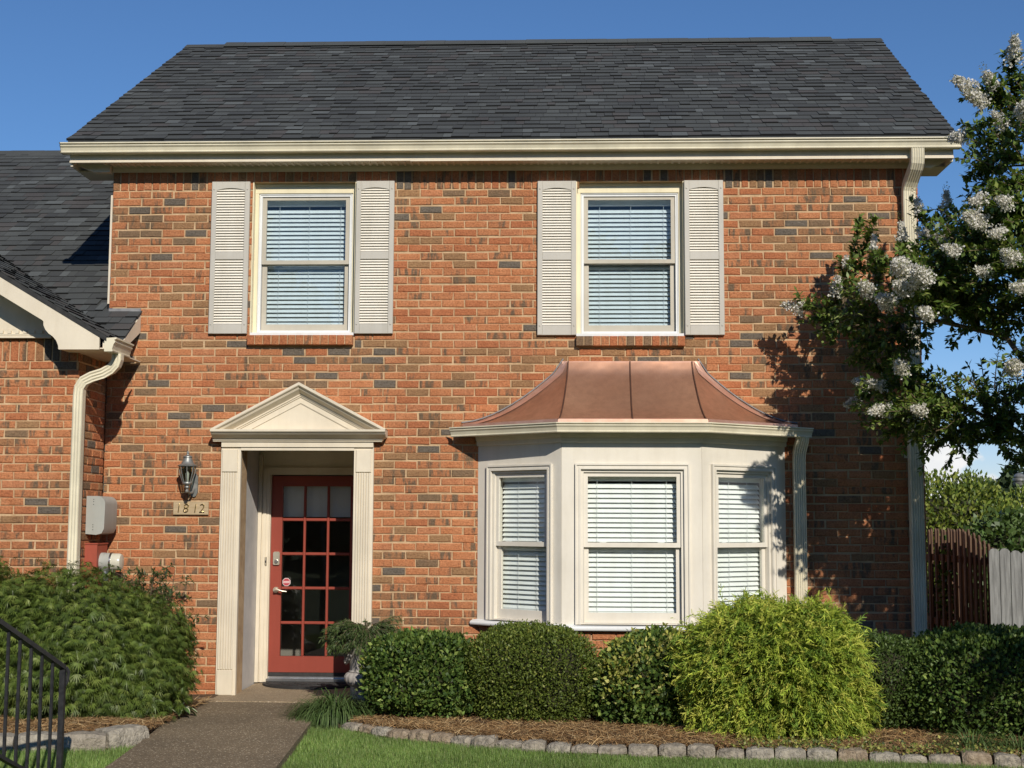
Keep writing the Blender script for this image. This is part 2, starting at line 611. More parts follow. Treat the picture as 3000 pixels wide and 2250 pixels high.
def mat_aggregate(name, base, alt, speck, scale=120):
    m, nt, b = newmat(name)
    v = nt.nodes.new('ShaderNodeTexVoronoi')
    v.inputs['Scale'].default_value = scale
    g = nt.nodes.new('ShaderNodeNewGeometry')
    nt.links.new(g.outputs['Position'], v.inputs['Vector'])
    sepc = nt.nodes.new('ShaderNodeSeparateColor')
    nt.links.new(v.outputs['Color'], sepc.inputs[0])
    r = ramp(nt, sepc.outputs[0], [(0.0, base), (0.55, alt), (0.93, alt), (0.985, speck)])
    n = pos_noise(nt, 1.1, 6, 0.6)
    k = ramp(nt, n.outputs['Fac'], [(0.3, (0.76, 0.75, 0.74)), (0.68, (1.15, 1.14, 1.12))])
    nt.links.new(mixc(nt, 1.0, r.outputs[0], k.outputs[0], 'MULTIPLY'), b.inputs['Base Color'])
    b.inputs['Roughness'].default_value = 0.85
    bump(nt, b, v.outputs['Distance'], 0.6, 0.004)
    return m


M_GROUND = mat_ground()
M_PATH = mat_aggregate('aggregate_dark', (0.092, 0.066, 0.038), (0.190, 0.145, 0.088), (0.55, 0.47, 0.33))
M_LAND = mat_aggregate('aggregate_tan', (0.20, 0.15, 0.095), (0.32, 0.245, 0.155), (0.52, 0.44, 0.32))
M_SOIL = mat_two('mulch_soil', (0.060, 0.036, 0.020), (0.13, 0.078, 0.040), 14, 0.95, 45, 0.9, 0.02)

g = MB()
g.add([(-400, -400, -0.075), (400, -400, -0.075), (400, 400, -0.075), (-400, 400, -0.075)], [(0, 1, 2, 3)])
tag(g.build('ground', M_GROUND), kind='structure')
# garden path: two cast slabs with an open joint
PL = lambda y: np.interp(y, [-7.5, -3.70, -2.55, -0.55, -0.46], [-2.75, -3.02, -3.12, -3.36, -3.42])
PR = lambda y: np.interp(y, [-7.5, -3.62, -1.88, -1.0, -0.46], [-1.62, -1.905, -2.03, -2.10, -1.92])
g = MB()
for ya, yb in ((-0.46, -1.145), (-1.157, -4.30), (-4.312, -7.5)):
    ys = [ya + (yb - ya) * i / 8 for i in range(9)]
    poly = [(float(PL(y)), y) for y in ys] + [(float(PR(y)), y) for y in reversed(ys)]
    n = len(poly)
    g.add([(x, y, -0.14) for x, y in poly] + [(x, y, -0.020) for x, y in poly],
          [tuple(range(n)), tuple(range(2 * n - 1, n - 1, -1))] + [(i, n + i, n + (i + 1) % n, (i + 1) % n) for i in range(n)], raw=True)
tag(g.build('path', M_PATH), kind='structure')
g = MB()
g.box(-3.50, -1.90, -0.455, -0.002, -0.14, -0.012)
g.box(-3.075, -1.955, -0.002, 1.2, -0.14, -0.012)
tag(g.build('landing', M_LAND), kind='structure')
# planting beds: gently mounded sheets of soil
STONE_R = [(-1.80, -1.72), (-1.712, -1.80), (-1.398, -2.13), (-1.068, -2.30), (-0.69, -2.53), (-0.284, -2.68), (0.257, -2.78), (0.841, -2.83), (1.403, -2.91), (1.917, -2.97), (2.368, -3.04), (2.874, -3.09), (3.35, -3.17), (4.3, -3.3), (6.5, -3.5)]


def bed(name, front, back_y, n=6):
    v, f = [], []
    for i, (x, y) in enumerate(front):
        for k in range(n + 1):
            t = k / n
            yy = y + (back_y - y) * t
            z = -0.062 + 0.055 * min(1, t * 5) + 0.012 * math.sin(x * 3.1 + k * 1.7)
            v.append((x, yy, z))
    for i in range(len(front) - 1):
        for k in range(n):
            a = i * (n + 1) + k
            f.append((a, a + n + 1, a + n + 2, a + 1))
    mb = MB()
    mb.add(v, f, raw=True)
    return tag(mb.build(name, M_SOIL, smooth=True), kind='structure')


bed('planting_bed', [(-2.0, -0.9)] + STONE_R, 0.02)
bed('planting_bed', [(-9.0, -3.05), (-6.0, -3.0), (-4.04, -2.96), (-3.6, -2.86), (-3.30, -2.80), (-3.20, -2.45), (-3.30, -1.3), (-3.44, -0.4)], -0.02)

# ------------------------------------------------------------------ the main house
HX0, HX1 = -4.37, 3.33
house = thing('brick_house', 'two-storey red brick townhouse with red door, copper-roofed bay window and beige louvred shutters', 'house', (-0.5, 0, 0))

COURSE, BLEN, JOINT = 0.0765, 0.217, 0.0112
WIN_L = (-3.005, -2.003, 3.352, 4.845)
WIN_R = (0.104, 1.128, 3.340, 4.835)
DOOR_O = (-3.06, -1.975, -0.2, 2.30)
BAY_O = (-0.70, 1.93, -0.2, 2.46)


def walled(mb, u0, u1, z0, z1, d0, d1, holes, m=0):
    us = sorted({u0, u1} | {x for h in holes for x in h[:2] if u0 < x < u1})
    zs = sorted({z0, z1} | {x for h in holes for x in h[2:] if z0 < x < z1})
    for i in range(len(us) - 1):
        run = None
        for k in range(len(zs) - 1):
            cu, cz = (us[i] + us[i + 1]) / 2, (zs[k] + zs[k + 1]) / 2
            solid = not any(h[0] < cu < h[1] and h[2] < cz < h[3] for h in holes)
            if solid:
                run = (run[0], zs[k + 1]) if run else (zs[k], zs[k + 1])
            if run and (not solid or k == len(zs) - 2):
                mb.box(us[i], us[i + 1], d0, d1, run[0], run[1], m)
                run = None


def hash2(a, b):
    x = math.sin(a * 127.1 + b * 311.7) * 43758.5453
    return x - math.floor(x)


def vnoise(x, y):
    xi, yi = math.floor(x), math.floor(y)
    fx, fy = x - xi, y - yi
    fx, fy = fx * fx * (3 - 2 * fx), fy * fy * (3 - 2 * fy)
    a, b_, c, d = hash2(xi, yi), hash2(xi + 1, yi), hash2(xi, yi + 1), hash2(xi + 1, yi + 1)
    return a + (b_ - a) * fx + (c - a) * fy + (a - b_ - c + d) * fx * fy


def brick_kind(u, z, seed=0):
    n = vnoise(u * 1.1 + seed, z * 2.3 + seed * 3)
    r = random.random()
    dark = 0.05 + 0.34 * max(0, n - 0.42) * 2
    if z > 3.0: dark *= 1.25
    if z < 2.2 and u < -1: dark *= 0.5
    if r < dark * 0.55: return 7 if random.random() < 0.62 else 8
    if r < dark: return 5
    if r < dark + (0.09 if z > 2.6 else 0.05): return 6
    if r < dark + 0.15 + 0.12 * n: return 3
    if r < dark + 0.36 + 0.12 * n: return 4
    return random.choice([0, 0, 0, 1, 1, 2])


def lay_bricks(u0, u1, z0, z1, holes, anchor_z, phase=0.0, seed=0, soldier=None):
    """running bond rectangles (u0,u1,z0,z1,kind,whole)"""
    out = []
    k = math.floor((z0 - anchor_z) / COURSE)
    while True:
        za = anchor_z + k * COURSE
        if za >= z1 - 0.012: break
        zb = za + COURSE - JOINT
        lo, hi = max(za, z0), min(zb, z1)
        if hi - lo < 0.012:
            k += 1
            continue
        zc = (za + zb) / 2
        spans = [(u0, u1)]
        for h in holes:
            if h[2] < zc < h[3]:
                ns = []
                for a, b in spans:
                    if h[1] <= a or h[0] >= b: ns.append((a, b)); continue
                    if h[0] > a: ns.append((a, h[0]))
                    if h[1] < b: ns.append((h[1], b))
                spans = ns
        off = phase + (BLEN / 2 if k % 2 else 0.0) + 0.008 * math.sin(k * 2.7)
        for a, b in spans:
            x = off + math.floor((a - off) / BLEN) * BLEN
            while x < b:
                p, q = max(x, a), min(x + BLEN - JOINT, b)
                if q - p > 0.02:
                    wv = 0.0032 * math.sin((p + q) * 0.9 + k * 1.9) + random.uniform(-0.0012, 0.0012) if hi - lo > 0.05 else 0.0
                    p, q = p + random.uniform(-0.002, 0.002) * (p > a), q + random.uniform(-0.002, 0.002) * (q < b)
                    out.append((p, q, lo + wv, hi + wv, brick_kind((p + q) / 2, zc, seed), q - p > BLEN - JOINT - 0.0055 and hi - lo > COURSE - JOINT - 0.002))
                x += BLEN
        k += 1
    if soldier:
        a, b, s0, s1 = soldier
        x = a
        while x < b - 0.01:
            q = min(x + COURSE - JOINT, b)
            zc = (s0 + s1) / 2
            cut = False
            lo, hi = s0, s1
            for h in holes:
                if h[0] < (x + q) / 2 < h[1]:
                    if h[3] > s0: lo = max(lo, h[3] + 0.004)
            if hi - lo > 0.02:
                kd = brick_kind((x + q) / 2 * 2.2, zc, seed + 3)
                out.append((x, q, lo, hi, kd, False))
            x += COURSE
    return out


BRICK_ME = {}


def brick_mesh(kind, var):
    key = (kind, var)
    if key not in BRICK_ME:
        w, h = (BLEN - JOINT) / 2, (COURSE - JOINT) / 2
        mb = MB(FACADE)
        j = lambda s: random.uniform(-s, s)
        c = 0.007
        p = [(-w, -0.05, -h), (w, -0.05, -h), (w, -0.05, h), (-w, -0.05, h)]
        p += [(-w + j(.004), -c, -h + j(.004)), (w + j(.004), -c, -h + j(.004)), (w + j(.004), -c, h + j(.004)), (-w + j(.004), -c, h + j(.004))]
        p += [(-w + c + j(.002), j(.001), -h + c + j(.001)), (w - c + j(.002), j(.001), -h + c + j(.001)), (w - c + j(.002), j(.001), h - c + j(.001)), (-w + c + j(.002), j(.001), h - c + j(.001))]
        f = []
        for a in (0, 4):
            for i in range(4):
                q = (i + 1) % 4
                f.append((a + i, a + q, a + 4 + q, a + 4 + i))
        f.append((8, 9, 10, 11))
        mb.add(p, f)
        BRICK_ME[key] = mb.mesh('brick', BR[kind])
    return BRICK_ME[key]


def place_bricks(fr, rects, wall_part, thing_o, pick):
    """pick(rect) ranks bricks; the 300 best whole ones become objects of their own, the rest one mass"""
    whole = sorted([r for r in rects if r[5] and pick(r) is not None], key=pick)[:300]
    chosen = set(id(r) for r in whole)
    O, U, N = fr
    for r in whole:
        cu, cz = (r[0] + r[1]) / 2, (r[2] + r[3]) / 2
        at = O + U * cu + N * random.uniform(-0.0015, 0.002) + Vector((0, 0, cz))
        o = link('brick', brick_mesh(r[4], random.randrange(6)), wall_part, at)
    mb = MB(fr)
    for r in rects:
        if id(r) in chosen: continue
        e = random.uniform(-0.0015, 0.002)
        j = lambda: random.uniform(-0.0038, 0.0038)
        c = 0.007
        a, b, z0, z1 = r[0] + j(), r[1] + j(), r[2] + j(), r[3] + j()
        p = [(a, -0.03, z0), (b, -0.03, z0), (b, -0.03, z1), (a, -0.03, z1), (a, e - c, z0), (b, e - c, z0 + j()), (b, e - c, z1), (a, e - c, z1 + j()),
             (a + c, e, z0 + c), (b - c, e, z0 + c), (b - c, e, z1 - c), (a + c, e, z1 - c)]
        f = []
        for s in (0, 4):
            for i in range(4):
                q = (i + 1) % 4
                f.append((s + i, s + q, s + 4 + q, s + 4 + i))
        f.append((8, 9, 10, 11))
        mb.add(p, f, r[4])
    return tag(mb.build('brickwork', BR, thing_o), kind='stuff')


# front wall core (the recessed mortar), gable and back walls
def mat_brickwall():
    m, nt, b = newmat('side_brickwork')
    t = nt.nodes.new('ShaderNodeTexBrick')
    g_ = nt.nodes.new('ShaderNodeNewGeometry')
    sp = nt.nodes.new('ShaderNodeSeparateXYZ')
    nt.links.new(g_.outputs['Position'], sp.inputs[0])
    ad = nt.nodes.new('ShaderNodeMath'); ad.operation = 'ADD'
    nt.links.new(sp.outputs[0], ad.inputs[0]); nt.links.new(sp.outputs[1], ad.inputs[1])
    cb = nt.nodes.new('ShaderNodeCombineXYZ')
    nt.links.new(ad.outputs[0], cb.inputs[0]); nt.links.new(sp.outputs[2], cb.inputs[1])
    nt.links.new(cb.outputs[0], t.inputs['Vector'])
    t.inputs['Scale'].default_value = 1.0
    t.inputs['Brick Width'].default_value = BLEN
    t.inputs['Row Height'].default_value = COURSE
    t.inputs['Mortar Size'].default_value = JOINT / 2
    t.inputs['Color1'].default_value = (0.40, 0.125, 0.06, 1)
    t.inputs['Color2'].default_value = (0.28, 0.10, 0.06, 1)
    t.inputs['Mortar'].default_value = (0.52, 0.38, 0.24, 1)
    nt.links.new(t.outputs['Color'], b.inputs['Base Color'])
    b.inputs['Roughness'].default_value = 0.9
    bump(nt, b, t.outputs['Fac'], -0.4, 0.008)
    return m


M_SIDE = mat_brickwall()
mb = MB(FACADE)
walled(mb, HX0 + 0.004, HX1 - 0.004, -0.3, 5.02, -0.26, -0.008, [WIN_L, WIN_R, DOOR_O, BAY_O])
wall = mb.build('wall', M_MORTAR, house)
mb = MB()
for x0, x1 in ((HX0 + 0.002, HX0 + 0.22), (HX1 - 0.22, HX1 - 0.002)):
    mb.add([(x0, 0.27, -0.3), (x0, 6.6, -0.3), (x0, 6.6, 5.1), (x0, 3.3, 7.15), (x0, 0.27, 5.1), (x1, 0.27, -0.3), (x1, 6.6, -0.3), (x1, 6.6, 5.1), (x1, 3.3, 7.15), (x1, 0.27, 5.1)],
           [(0, 1, 2, 3, 4), (5, 6, 7, 8, 9), (0, 1, 6, 5), (1, 2, 7, 6), (4, 0, 5, 9), (2, 3, 8, 7), (3, 4, 9, 8)], raw=True)
mb.box(HX0 + 0.25, HX1 - 0.25, 6.38, 6.6, -0.3, 5.1)
mb.build('gable_wall', M_SIDE, house)
mb = MB()
mb.box(HX0 + 0.23, HX1 - 0.23, 0.29, 6.3, 2.62, 2.78)
mb.box(HX0 + 0.23, HX1 - 0.23, 1.22, 6.3, -0.12, -0.02)
mb.box(HX0 + 0.23, HX1 - 0.23, 3.4, 3.5, 0.0, 2.6)
mb.box(HX0 + 0.23, HX1 - 0.23, 2.6, 2.7, 2.8, 5.0)
mb.box(HX0 + 0.23, HX1 - 0.23, 0.29, 6.3, 5.0, 5.03)
mb.build('interior', M_ROOM, house)

SB = 4.768
rects = lay_bricks(HX0, HX1, -0.08, SB, [WIN_L, WIN_R, (-3.02, -2.0, 3.255, 3.36), (0.10, 1.13, 3.25, 3.345), (-3.18, -1.86, -0.2, 2.30), (-0.72, 1.95, -0.2, 2.5), (0.14, 1.10, 2.4, 2.98)], SB, 0.03, 0, None)
rects += lay_bricks(0, 0, 0, 0, [WIN_L, WIN_R], 0, 0, 0, (HX0, HX1, SB, 4.99))


def pick_main(r):
    u, z = (r[0] + r[1]) / 2, (r[2] + r[3]) / 2
    if z < 0.75 or z > 4.7 or (u > 1.9 and z < 3.4): return None
    if 3.3 < z and (-3.42 < u < -1.6 or -0.3 < u < 1.53): return None
    if z < 2.95 and -3.45 < u < -1.55: return None
    if z < 3.2 and -1.2 < u < 2.4: return None
    return math.hypot(u, z - 1.6)


place_bricks(FACADE, rects, wall, house, pick_main)
# returns of the front wall at both ends (quoin faces) so the corner reads as brick from the side
mb = MB()
for X, s in ((HX0, -1), (HX1, 1)):
    for k in range(0, 63):
        za = SB - (k + 1) * COURSE
        L = 0.10 if k % 2 else 0.205
        x0, x1 = (X + 0.001, X + 0.03) if s < 0 else (X - 0.03, X - 0.001)
        mb.box(x0, x1, 0.002, L, za, za + COURSE - JOINT, random.choice([0, 1, 2, 4, 4, 7]))
        mb.box(x0, x1, L + JOINT, L + JOINT + 0.05, za, za + COURSE - JOINT, random.choice([0, 1, 2]))
tag(mb.build('corner_brickwork', BR, house), kind='stuff')

# brick rowlock sills
for (a, b, zt) in ((-3.022, -2.006, 3.352), (0.100, 1.130, 3.340)):
    s = MB(FACADE)
    s.box(a + 0.006, b - 0.006, -0.05, 0.048, zt - 0.088, zt - 0.008)
    so = s.build('window_sill', M_MORTAR, house)
    n = 13
    w = (b - a) / n
    for i in range(n):
        q = MB(FACADE)
        sl = random.uniform(-0.003, 0.003)
        q.bbox(a + i * w + 0.004, a + (i + 1) * w - 0.005, -0.03, 0.058 + sl, zt - 0.095, zt - 0.002, 0.006)
        q.build('brick', BR[random.choice([0, 1, 1, 2, 4, 4, 3, 8])], so)

# ------------------------------------------------------------------ roofs
def mat_shingle(name, c, k=1.0):
    m, nt, b = newmat(name)
    n = pos_noise(nt, 260, 3, 0.8)
    r = ramp(nt, n.outputs['Fac'], [(0.3, tuple(x * 0.72 for x in c)), (0.7, tuple(x * 1.28 for x in c))])
    n2 = pos_noise(nt, 1.6, 4)
    k2 = ramp(nt, n2.outputs['Fac'], [(0.3, (0.85, 0.85, 0.86)), (0.7, (1.12, 1.12, 1.1))])
    nt.links.new(mixc(nt, 1.0, r.outputs[0], k2.outputs[0], 'MULTIPLY'), b.inputs['Base Color'])
    b.inputs['Roughness'].default_value = 0.92
    b.inputs['Specular IOR Level'].default_value = 0.2
    bump(nt, b, n.outputs['Fac'], 0.5, 0.003)
    return m


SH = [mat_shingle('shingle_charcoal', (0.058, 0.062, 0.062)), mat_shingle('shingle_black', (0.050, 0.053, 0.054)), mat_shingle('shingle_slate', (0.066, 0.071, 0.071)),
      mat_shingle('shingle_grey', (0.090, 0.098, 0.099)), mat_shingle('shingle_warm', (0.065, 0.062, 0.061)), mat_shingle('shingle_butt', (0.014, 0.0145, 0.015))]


def shingle_field(P0, U, S, L0, L1, W0, W1, slope_len, parent_roof, thing_o, nobj=300, clip=None, expo=0.143):
    """lay shingle tabs on a plane: P0 origin at eave, U along eave, S up the slope; u runs from L(t) to W(t)"""
    P0, U, S = Vector(P0), Vector(U).normalized(), Vector(S).normalized()
    Nn = U.cross(S).normalized()
    if Nn.z < 0: Nn = -Nn
    rows = int(math.ceil(slope_len / expo))
    tabs = []
    for r in range(rows):
        s0 = r * expo
        s1 = min(s0 + expo * 1.5, slope_len)
        t = (s0 + expo / 2) / slope_len
        a, b = L0 + (L1 - L0) * t, W0 + (W1 - W0) * t
        u = a - random.uniform(0, 0.2)
        wob = random.uniform(-0.006, 0.006)
        while u < b:
            w = random.choice([0.08, 0.10, 0.13, 0.15, 0.17, 0.20, 0.24])
            p, q = max(u, a), min(u + w - 0.003, b)
            if q - p > 0.02:
                tabs.append((p, q, s0 + wob * 0.5, s1, random.choice([0.003, 0.004, 0.005, 0.010, 0.012]), random.choices(range(5), [38, 19, 22, 9, 12])[0], wob))
            u += w
    out, objs = [], 0
    mb = MB()
    order = sorted(range(len(tabs)), key=lambda i: (P0 + U * ((tabs[i][0] + tabs[i][1]) / 2) + S * tabs[i][2] - Vector((0, -12.8, 1.6))).length)
    for rank, i in enumerate(order):
        p, q, s0, s1, th, kd, wob = tabs[i]
        cu = (p + q) / 2
        if clip and not clip(P0 + U * cu + S * ((s0 + s0 + expo) / 2)):
            continue
        e = random.uniform(-0.004, 0.004)
        lift = 0.010 + th
        e2 = e + random.uniform(-0.004, 0.004)
        c = [P0 + U * p + S * (s0 + e), P0 + U * q + S * (s0 + e2), P0 + U * q + S * s1, P0 + U * p + S * s1]
        v = [c[0], c[1], c[2], c[3], c[0] + Nn * lift, c[1] + Nn * lift, c[2] + Nn * 0.003, c[3] + Nn * 0.003]
        f = [(4, 5, 6, 7), (0, 1, 5, 4), (1, 2, 6, 5), (3, 0, 4, 7)]
        if objs < nobj and q - p > 0.08:
            objs += 1
            t1 = MB()
            t1.add([tuple(x) for x in v], f[:1] + f[2:], raw=True)
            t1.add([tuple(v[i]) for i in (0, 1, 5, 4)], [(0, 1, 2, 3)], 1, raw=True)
            t1.build('shingle', [SH[kd], SH[5]], parent_roof)
        else:
            mb.add([tuple(x) for x in v], f[:1] + f[2:], kd, raw=True)
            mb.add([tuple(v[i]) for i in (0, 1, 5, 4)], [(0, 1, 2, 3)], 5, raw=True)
    if mb.v:
        tag(mb.build('shingle_courses', SH, thing_o), kind='stuff')


EV_Y, EV_Z, RG_Y, RG_Z = -0.30, 5.180, 3.30, 7.385
mb = MB()      # roof deck, front and back slopes
T = 0.05
mb.add([(-4.72, EV_Y, EV_Z - T), (3.61, EV_Y, EV_Z - T), (3.78, RG_Y, RG_Z - T), (-4.62, RG_Y, RG_Z - T), (-4.72, EV_Y, EV_Z), (3.61, EV_Y, EV_Z), (3.78, RG_Y, RG_Z), (-4.62, RG_Y, RG_Z)],
       [(0, 1, 2, 3), (4, 5, 6, 7), (0, 1, 5, 4), (1, 2, 6, 5), (3, 0, 4, 7)], raw=True)
mb.add([(-4.62, RG_Y + 0.001, RG_Z - T), (3.78, RG_Y + 0.001, RG_Z - T), (3.78, 6.9, EV_Z - T), (-4.62, 6.9, EV_Z - T), (-4.62, RG_Y + 0.001, RG_Z), (3.78, RG_Y + 0.001, RG_Z), (3.78, 6.9, EV_Z), (-4.62, 6.9, EV_Z)],
       [(0, 1, 2, 3), (4, 5, 6, 7), (1, 2, 6, 5), (2, 3, 7, 6), (3, 0, 4, 7)], raw=True)
roof = mb.build('roof', SH[1], house)
SL = math.hypot(RG_Y - EV_Y, RG_Z - EV_Z)
shingle_field((0, EV_Y, EV_Z), (1, 0, 0), (0, RG_Y - EV_Y, RG_Z - EV_Z), -4.735, -4.635, 3.625, 3.795, SL, roof, house)
# ridge cap with the raised ridge vent between its ends
mb = MB()
x = -4.15
while x < 3.20:
    w = 0.245
    h = random.uniform(0, 0.005)
    mb.prism([(RG_Y - 0.15, RG_Z - 0.045 + h), (RG_Y, RG_Z + 0.045 + h), (RG_Y + 0.15, RG_Z - 0.045 + h), (RG_Y + 0.15, RG_Z - 0.055), (RG_Y, RG_Z + 0.035), (RG_Y - 0.15, RG_Z - 0.055)], x, min(x + w, 3.20) - 0.002)
    x += w
mb.v = [(b, a, c) for a, b, c in mb.v]
rv = mb.build('ridge_vent', SH[2], house)
mb = MB()
mb.prism([(RG_Y - 0.135, RG_Z - 0.085), (RG_Y - 0.135, RG_Z - 0.046), (RG_Y, RG_Z + 0.033), (RG_Y + 0.135, RG_Z - 0.046), (RG_Y + 0.135, RG_Z - 0.085)], -4.15, 3.195)
mb.v = [(b, a, c) for a, b, c in mb.v]
mb.build('vent_baffle', SH[5], rv)
for x0, x1 in ((-4.64, -4.152), (3.202, 3.80)):
    mb = MB()
    x = x0
    while x < x1 - 0.02:
        xe = min(x + 0.2, x1)
        h = random.uniform(0, 0.004)
        mb.prism([(RG_Y - 0.14, RG_Z - 0.064 + h), (RG_Y, RG_Z + 0.022 + h), (RG_Y + 0.14, RG_Z - 0.064 + h), (RG_Y, RG_Z + 0.012)], x, xe)
        x += 0.2
    mb.v = [(b, a, c) for a, b, c in mb.v]
    mb.build('ridge_cap', SH[0], house)

# eaves: fascia, soffit, frieze, gutter, downspout
E0, E1 = -4.72, 3.61
mb = MB(FACADE)
mb.box(E0, E1, 0.205, 0.226, 5.0, 5.135)
mb.box(E0, -1.462, 0.205, 0.236, 4.984, 4.9995)
mb.box(-1.462, E1, 0.205, 0.238, 4.979, 4.9955)
mb.build('fascia', M_PAINT, house)
mb = MB(FACADE)
mb.box(E0 + 0.02, E1 - 0.02, 0.001, 0.204, 5.0, 5.012)
x = E0 + 0.3
while x < E1 - 0.3:
    mb.box(x, x + 0.020, 0.032, 0.170, 4.989, 5.0)
    x += 0.067
for a, b in ((E0, E0 + 0.022), (E1 - 0.022, E1)):
    mb.box(a, b, -0.35, 0.204, 4.955, 5.11)
mb.box(E0 + 0.022, HX0 - 0.002, -0.35, 0.0, 4.955, 4.966)
mb.box(HX1 + 0.002, E1 - 0.022, -0.35, 0.0, 4.955, 4.966)
mb.prism([(E0 + 0.02, 4.998), (E0 + 0.20, 4.925), (HX0 - 0.004, 4.925), (HX0 - 0.004, 4.998)], 0.012, 0.10)
mb.prism([(E1 - 0.02, 4.998), (E1 - 0.18, 4.925), (HX1 + 0.004, 4.925), (HX1 + 0.004, 4.998)], 0.012, 0.10)
mb.build('soffit', M_PAINT, house)
mb = MB(FACADE)
mb.profile([(0.001, 4.942), (0.022, 4.942), (0.026, 4.958), (0.030, 4.970), (0.030, 5.0), (0.001, 5.0)], HX0, HX1)
mb.build('frieze_board', M_PAINT, house)
KPROF = [(0.0, 0.0), (0.072, 0.0), (0.076, 0.010), (0.070, 0.016), (0.070, 0.024), (0.080, 0.062), (0.094, 0.082), (0.094, 0.094), (0.088, 0.097), (0.088, 0.104), (0.106, 0.110), (0.106, 0.124), (0.098, 0.124), (0.098, 0.112),
         (0.080, 0.100), (0.070, 0.060), (0.060, 0.012), (0.006, 0.012), (0.006, 0.118), (0.0, 0.118)]
mb = MB(FACADE)
mb.profile([(0.228 + d * 1.14, 5.060 + z * 0.74) for d, z in KPROF], -4.785, 3.665, cap=False)
for a, b in ((-4.785, -4.778), (3.658, 3.665)):
    mb.profile([(0.228 + d * 1.14, 5.060 + z * 0.74) for d, z in KPROF[:12]] + [(0.228, 5.147)], a, b)
mb.build('gutter', M_GUTTER, house)


def fluted_pipe(path, w, dpt, ribs=5):
    """rectangular corrugated downspout: front ribs follow the path"""
    mb = MB()
    pts = [Vector(p) for p in path]
    prof = []
    n = ribs * 2 + 1
    for i in range(n + 1):
        s = -w / 2 + w * i / n
        prof.append((s, dpt / 2 + (0.0045 if i % 2 else -0.0045)))
    prof += [(w / 2, -dpt / 2), (-w / 2, -dpt / 2)]
    k = len(prof)
    vs_, fs = [], []
    for i, p in enumerate(pts):
        t = (pts[min(i + 1, len(pts) - 1)] - pts[max(i - 1, 0)]).normalized()
        fwd = Vector((0, -1, 0))
        side = Vector((1, 0, 0))
        side = (side - t * side.dot(t)).normalized()
        fw = t.cross(side)
        if fw.dot(fwd) < 0 or (abs(fw.dot(fwd)) < 0.2 and fw.z > 0): fw = -fw
        for a, b in prof:
            vs_.append(tuple(p + side * a + fw * b))
    for i in range(len(pts) - 1):
        for j in range(k):
            j2 = (j + 1) % k
            fs.append((i * k + j, i * k + j2, (i + 1) * k + j2, (i + 1) * k + j))
    fs.append(tuple(range(k)))
    fs.append(tuple((len(pts) - 1) * k + j for j in range(k - 1, -1, -1)))
    mb.add(vs_, fs, raw=True)
    return mb


DSX = 3.228
mb = fluted_pipe([(DSX + 0.035, -0.268, 5.06), (DSX + 0.035, -0.268, 4.97), (DSX + 0.033, -0.262, 4.93), (DSX + 0.028, -0.235, 4.89), (DSX + 0.012, -0.13, 4.80), (DSX + 0.003, -0.090, 4.755), (DSX, -0.068, 4.71), (DSX, -0.064, 4.65), (DSX, -0.064, -0.1)], 0.118, 0.082)
dsp = mb.build('downspout', M_GUTTER, house)
for z in (4.0, 2.2, 0.5):
    q = MB(FACADE)
    q.box(DSX - 0.085, DSX + 0.085, 0.0, 0.006, z, z + 0.03)
    q.build('strap', M_GUTTER, dsp)
# flashing strip at the left corner above the neighbouring roof
mb = MB(FACADE)
mb.box(HX0 - 0.016, HX0 + 0.002, -0.004, 0.010, 3.66, 4.72)
mb.build('corner_flashing', M_PAINT, house)

# ------------------------------------------------------------------ windows, blinds, shutters
def rect_frame(mb, u0, u1, z0, z1, w, d0, d1, m=0, wt=None, wb=None):
    wt = w if wt is None else wt
    wb = w if wb is None else wb
    mb.box(u0, u0 + w, d0, d1, z0, z1, m)
    mb.box(u1 - w, u1, d0, d1, z0, z1, m)
    mb.box(u0 + w, u1 - w, d0, d1, z1 - wt, z1, m)
    mb.box(u0 + w, u1 - w, d0, d1, z0, z0 + wb, m)


SLAT_ME = {}


def slat_mesh(width, tilt, fr):
    key = (round(width, 3), round(tilt, 3), tuple(round(x, 3) for x in fr[1]))
    if key not in SLAT_ME:
        f0 = (Vector((0, 0, 0)), fr[1], fr[2])
        mb = MB(f0)
        pts = []
        hw = 0.0255
        for i in range(5):
            s = -hw + 2 * hw * i / 4
            bow = 0.003 * (1 - (s / hw) ** 2)
            pts.append((s, bow))
        c, sn = math.cos(tilt), math.sin(tilt)
        prof = [(-(s * c) + b * sn, s * sn + b * c) for s, b in pts] + [(-(s * c) + (b - 0.0025) * sn, s * sn + (b - 0.0025) * c) for s, b in reversed(pts)]
        mb.profile(prof, -width / 2, width / 2)
        SLAT_ME[key] = mb.mesh('slat', M_SLAT, smooth=True)
    return SLAT_ME[key]


def blind(fr, u0, u1, z0, z1, d, label, pitch, cords, tilt=R(51)):
    O, U, N = fr
    um = (u0 + u1) / 2
    loc = O + U * um + N * d + Vector((0, 0, z0))
    t = thing('window_blind', label, 'blind', loc, 'horizontal slat blinds in the front windows')
    q = MB(fr)
    q.box(u0, u1, d - 0.03, d + 0.022, z1 - 0.055, z1)
    q.build('headrail', M_SLAT, t)
    q = MB(fr)
    q.box(u0, u1, d - 0.02, d + 0.020, z0 + 0.004, z0 + 0.022)
    q.build('bottom_rail', M_SLAT, t)
    me = slat_mesh(u1 - u0, tilt, fr)
    z = z0 + 0.045
    while z < z1 - 0.07:
        o = link('slat', me, t, O + U * um + N * d + Vector((0, 0, z + random.uniform(-0.001, 0.001))))
        z += pitch
    for c in cords:
        q = MB(fr)
        q.box(u0 + (u1 - u0) * c - 0.0016, u0 + (u1 - u0) * c + 0.0016, d + 0.0275, d + 0.029, z0 + 0.01, z1 - 0.05)
        q.build('cord', M_CORD, t)
    return t


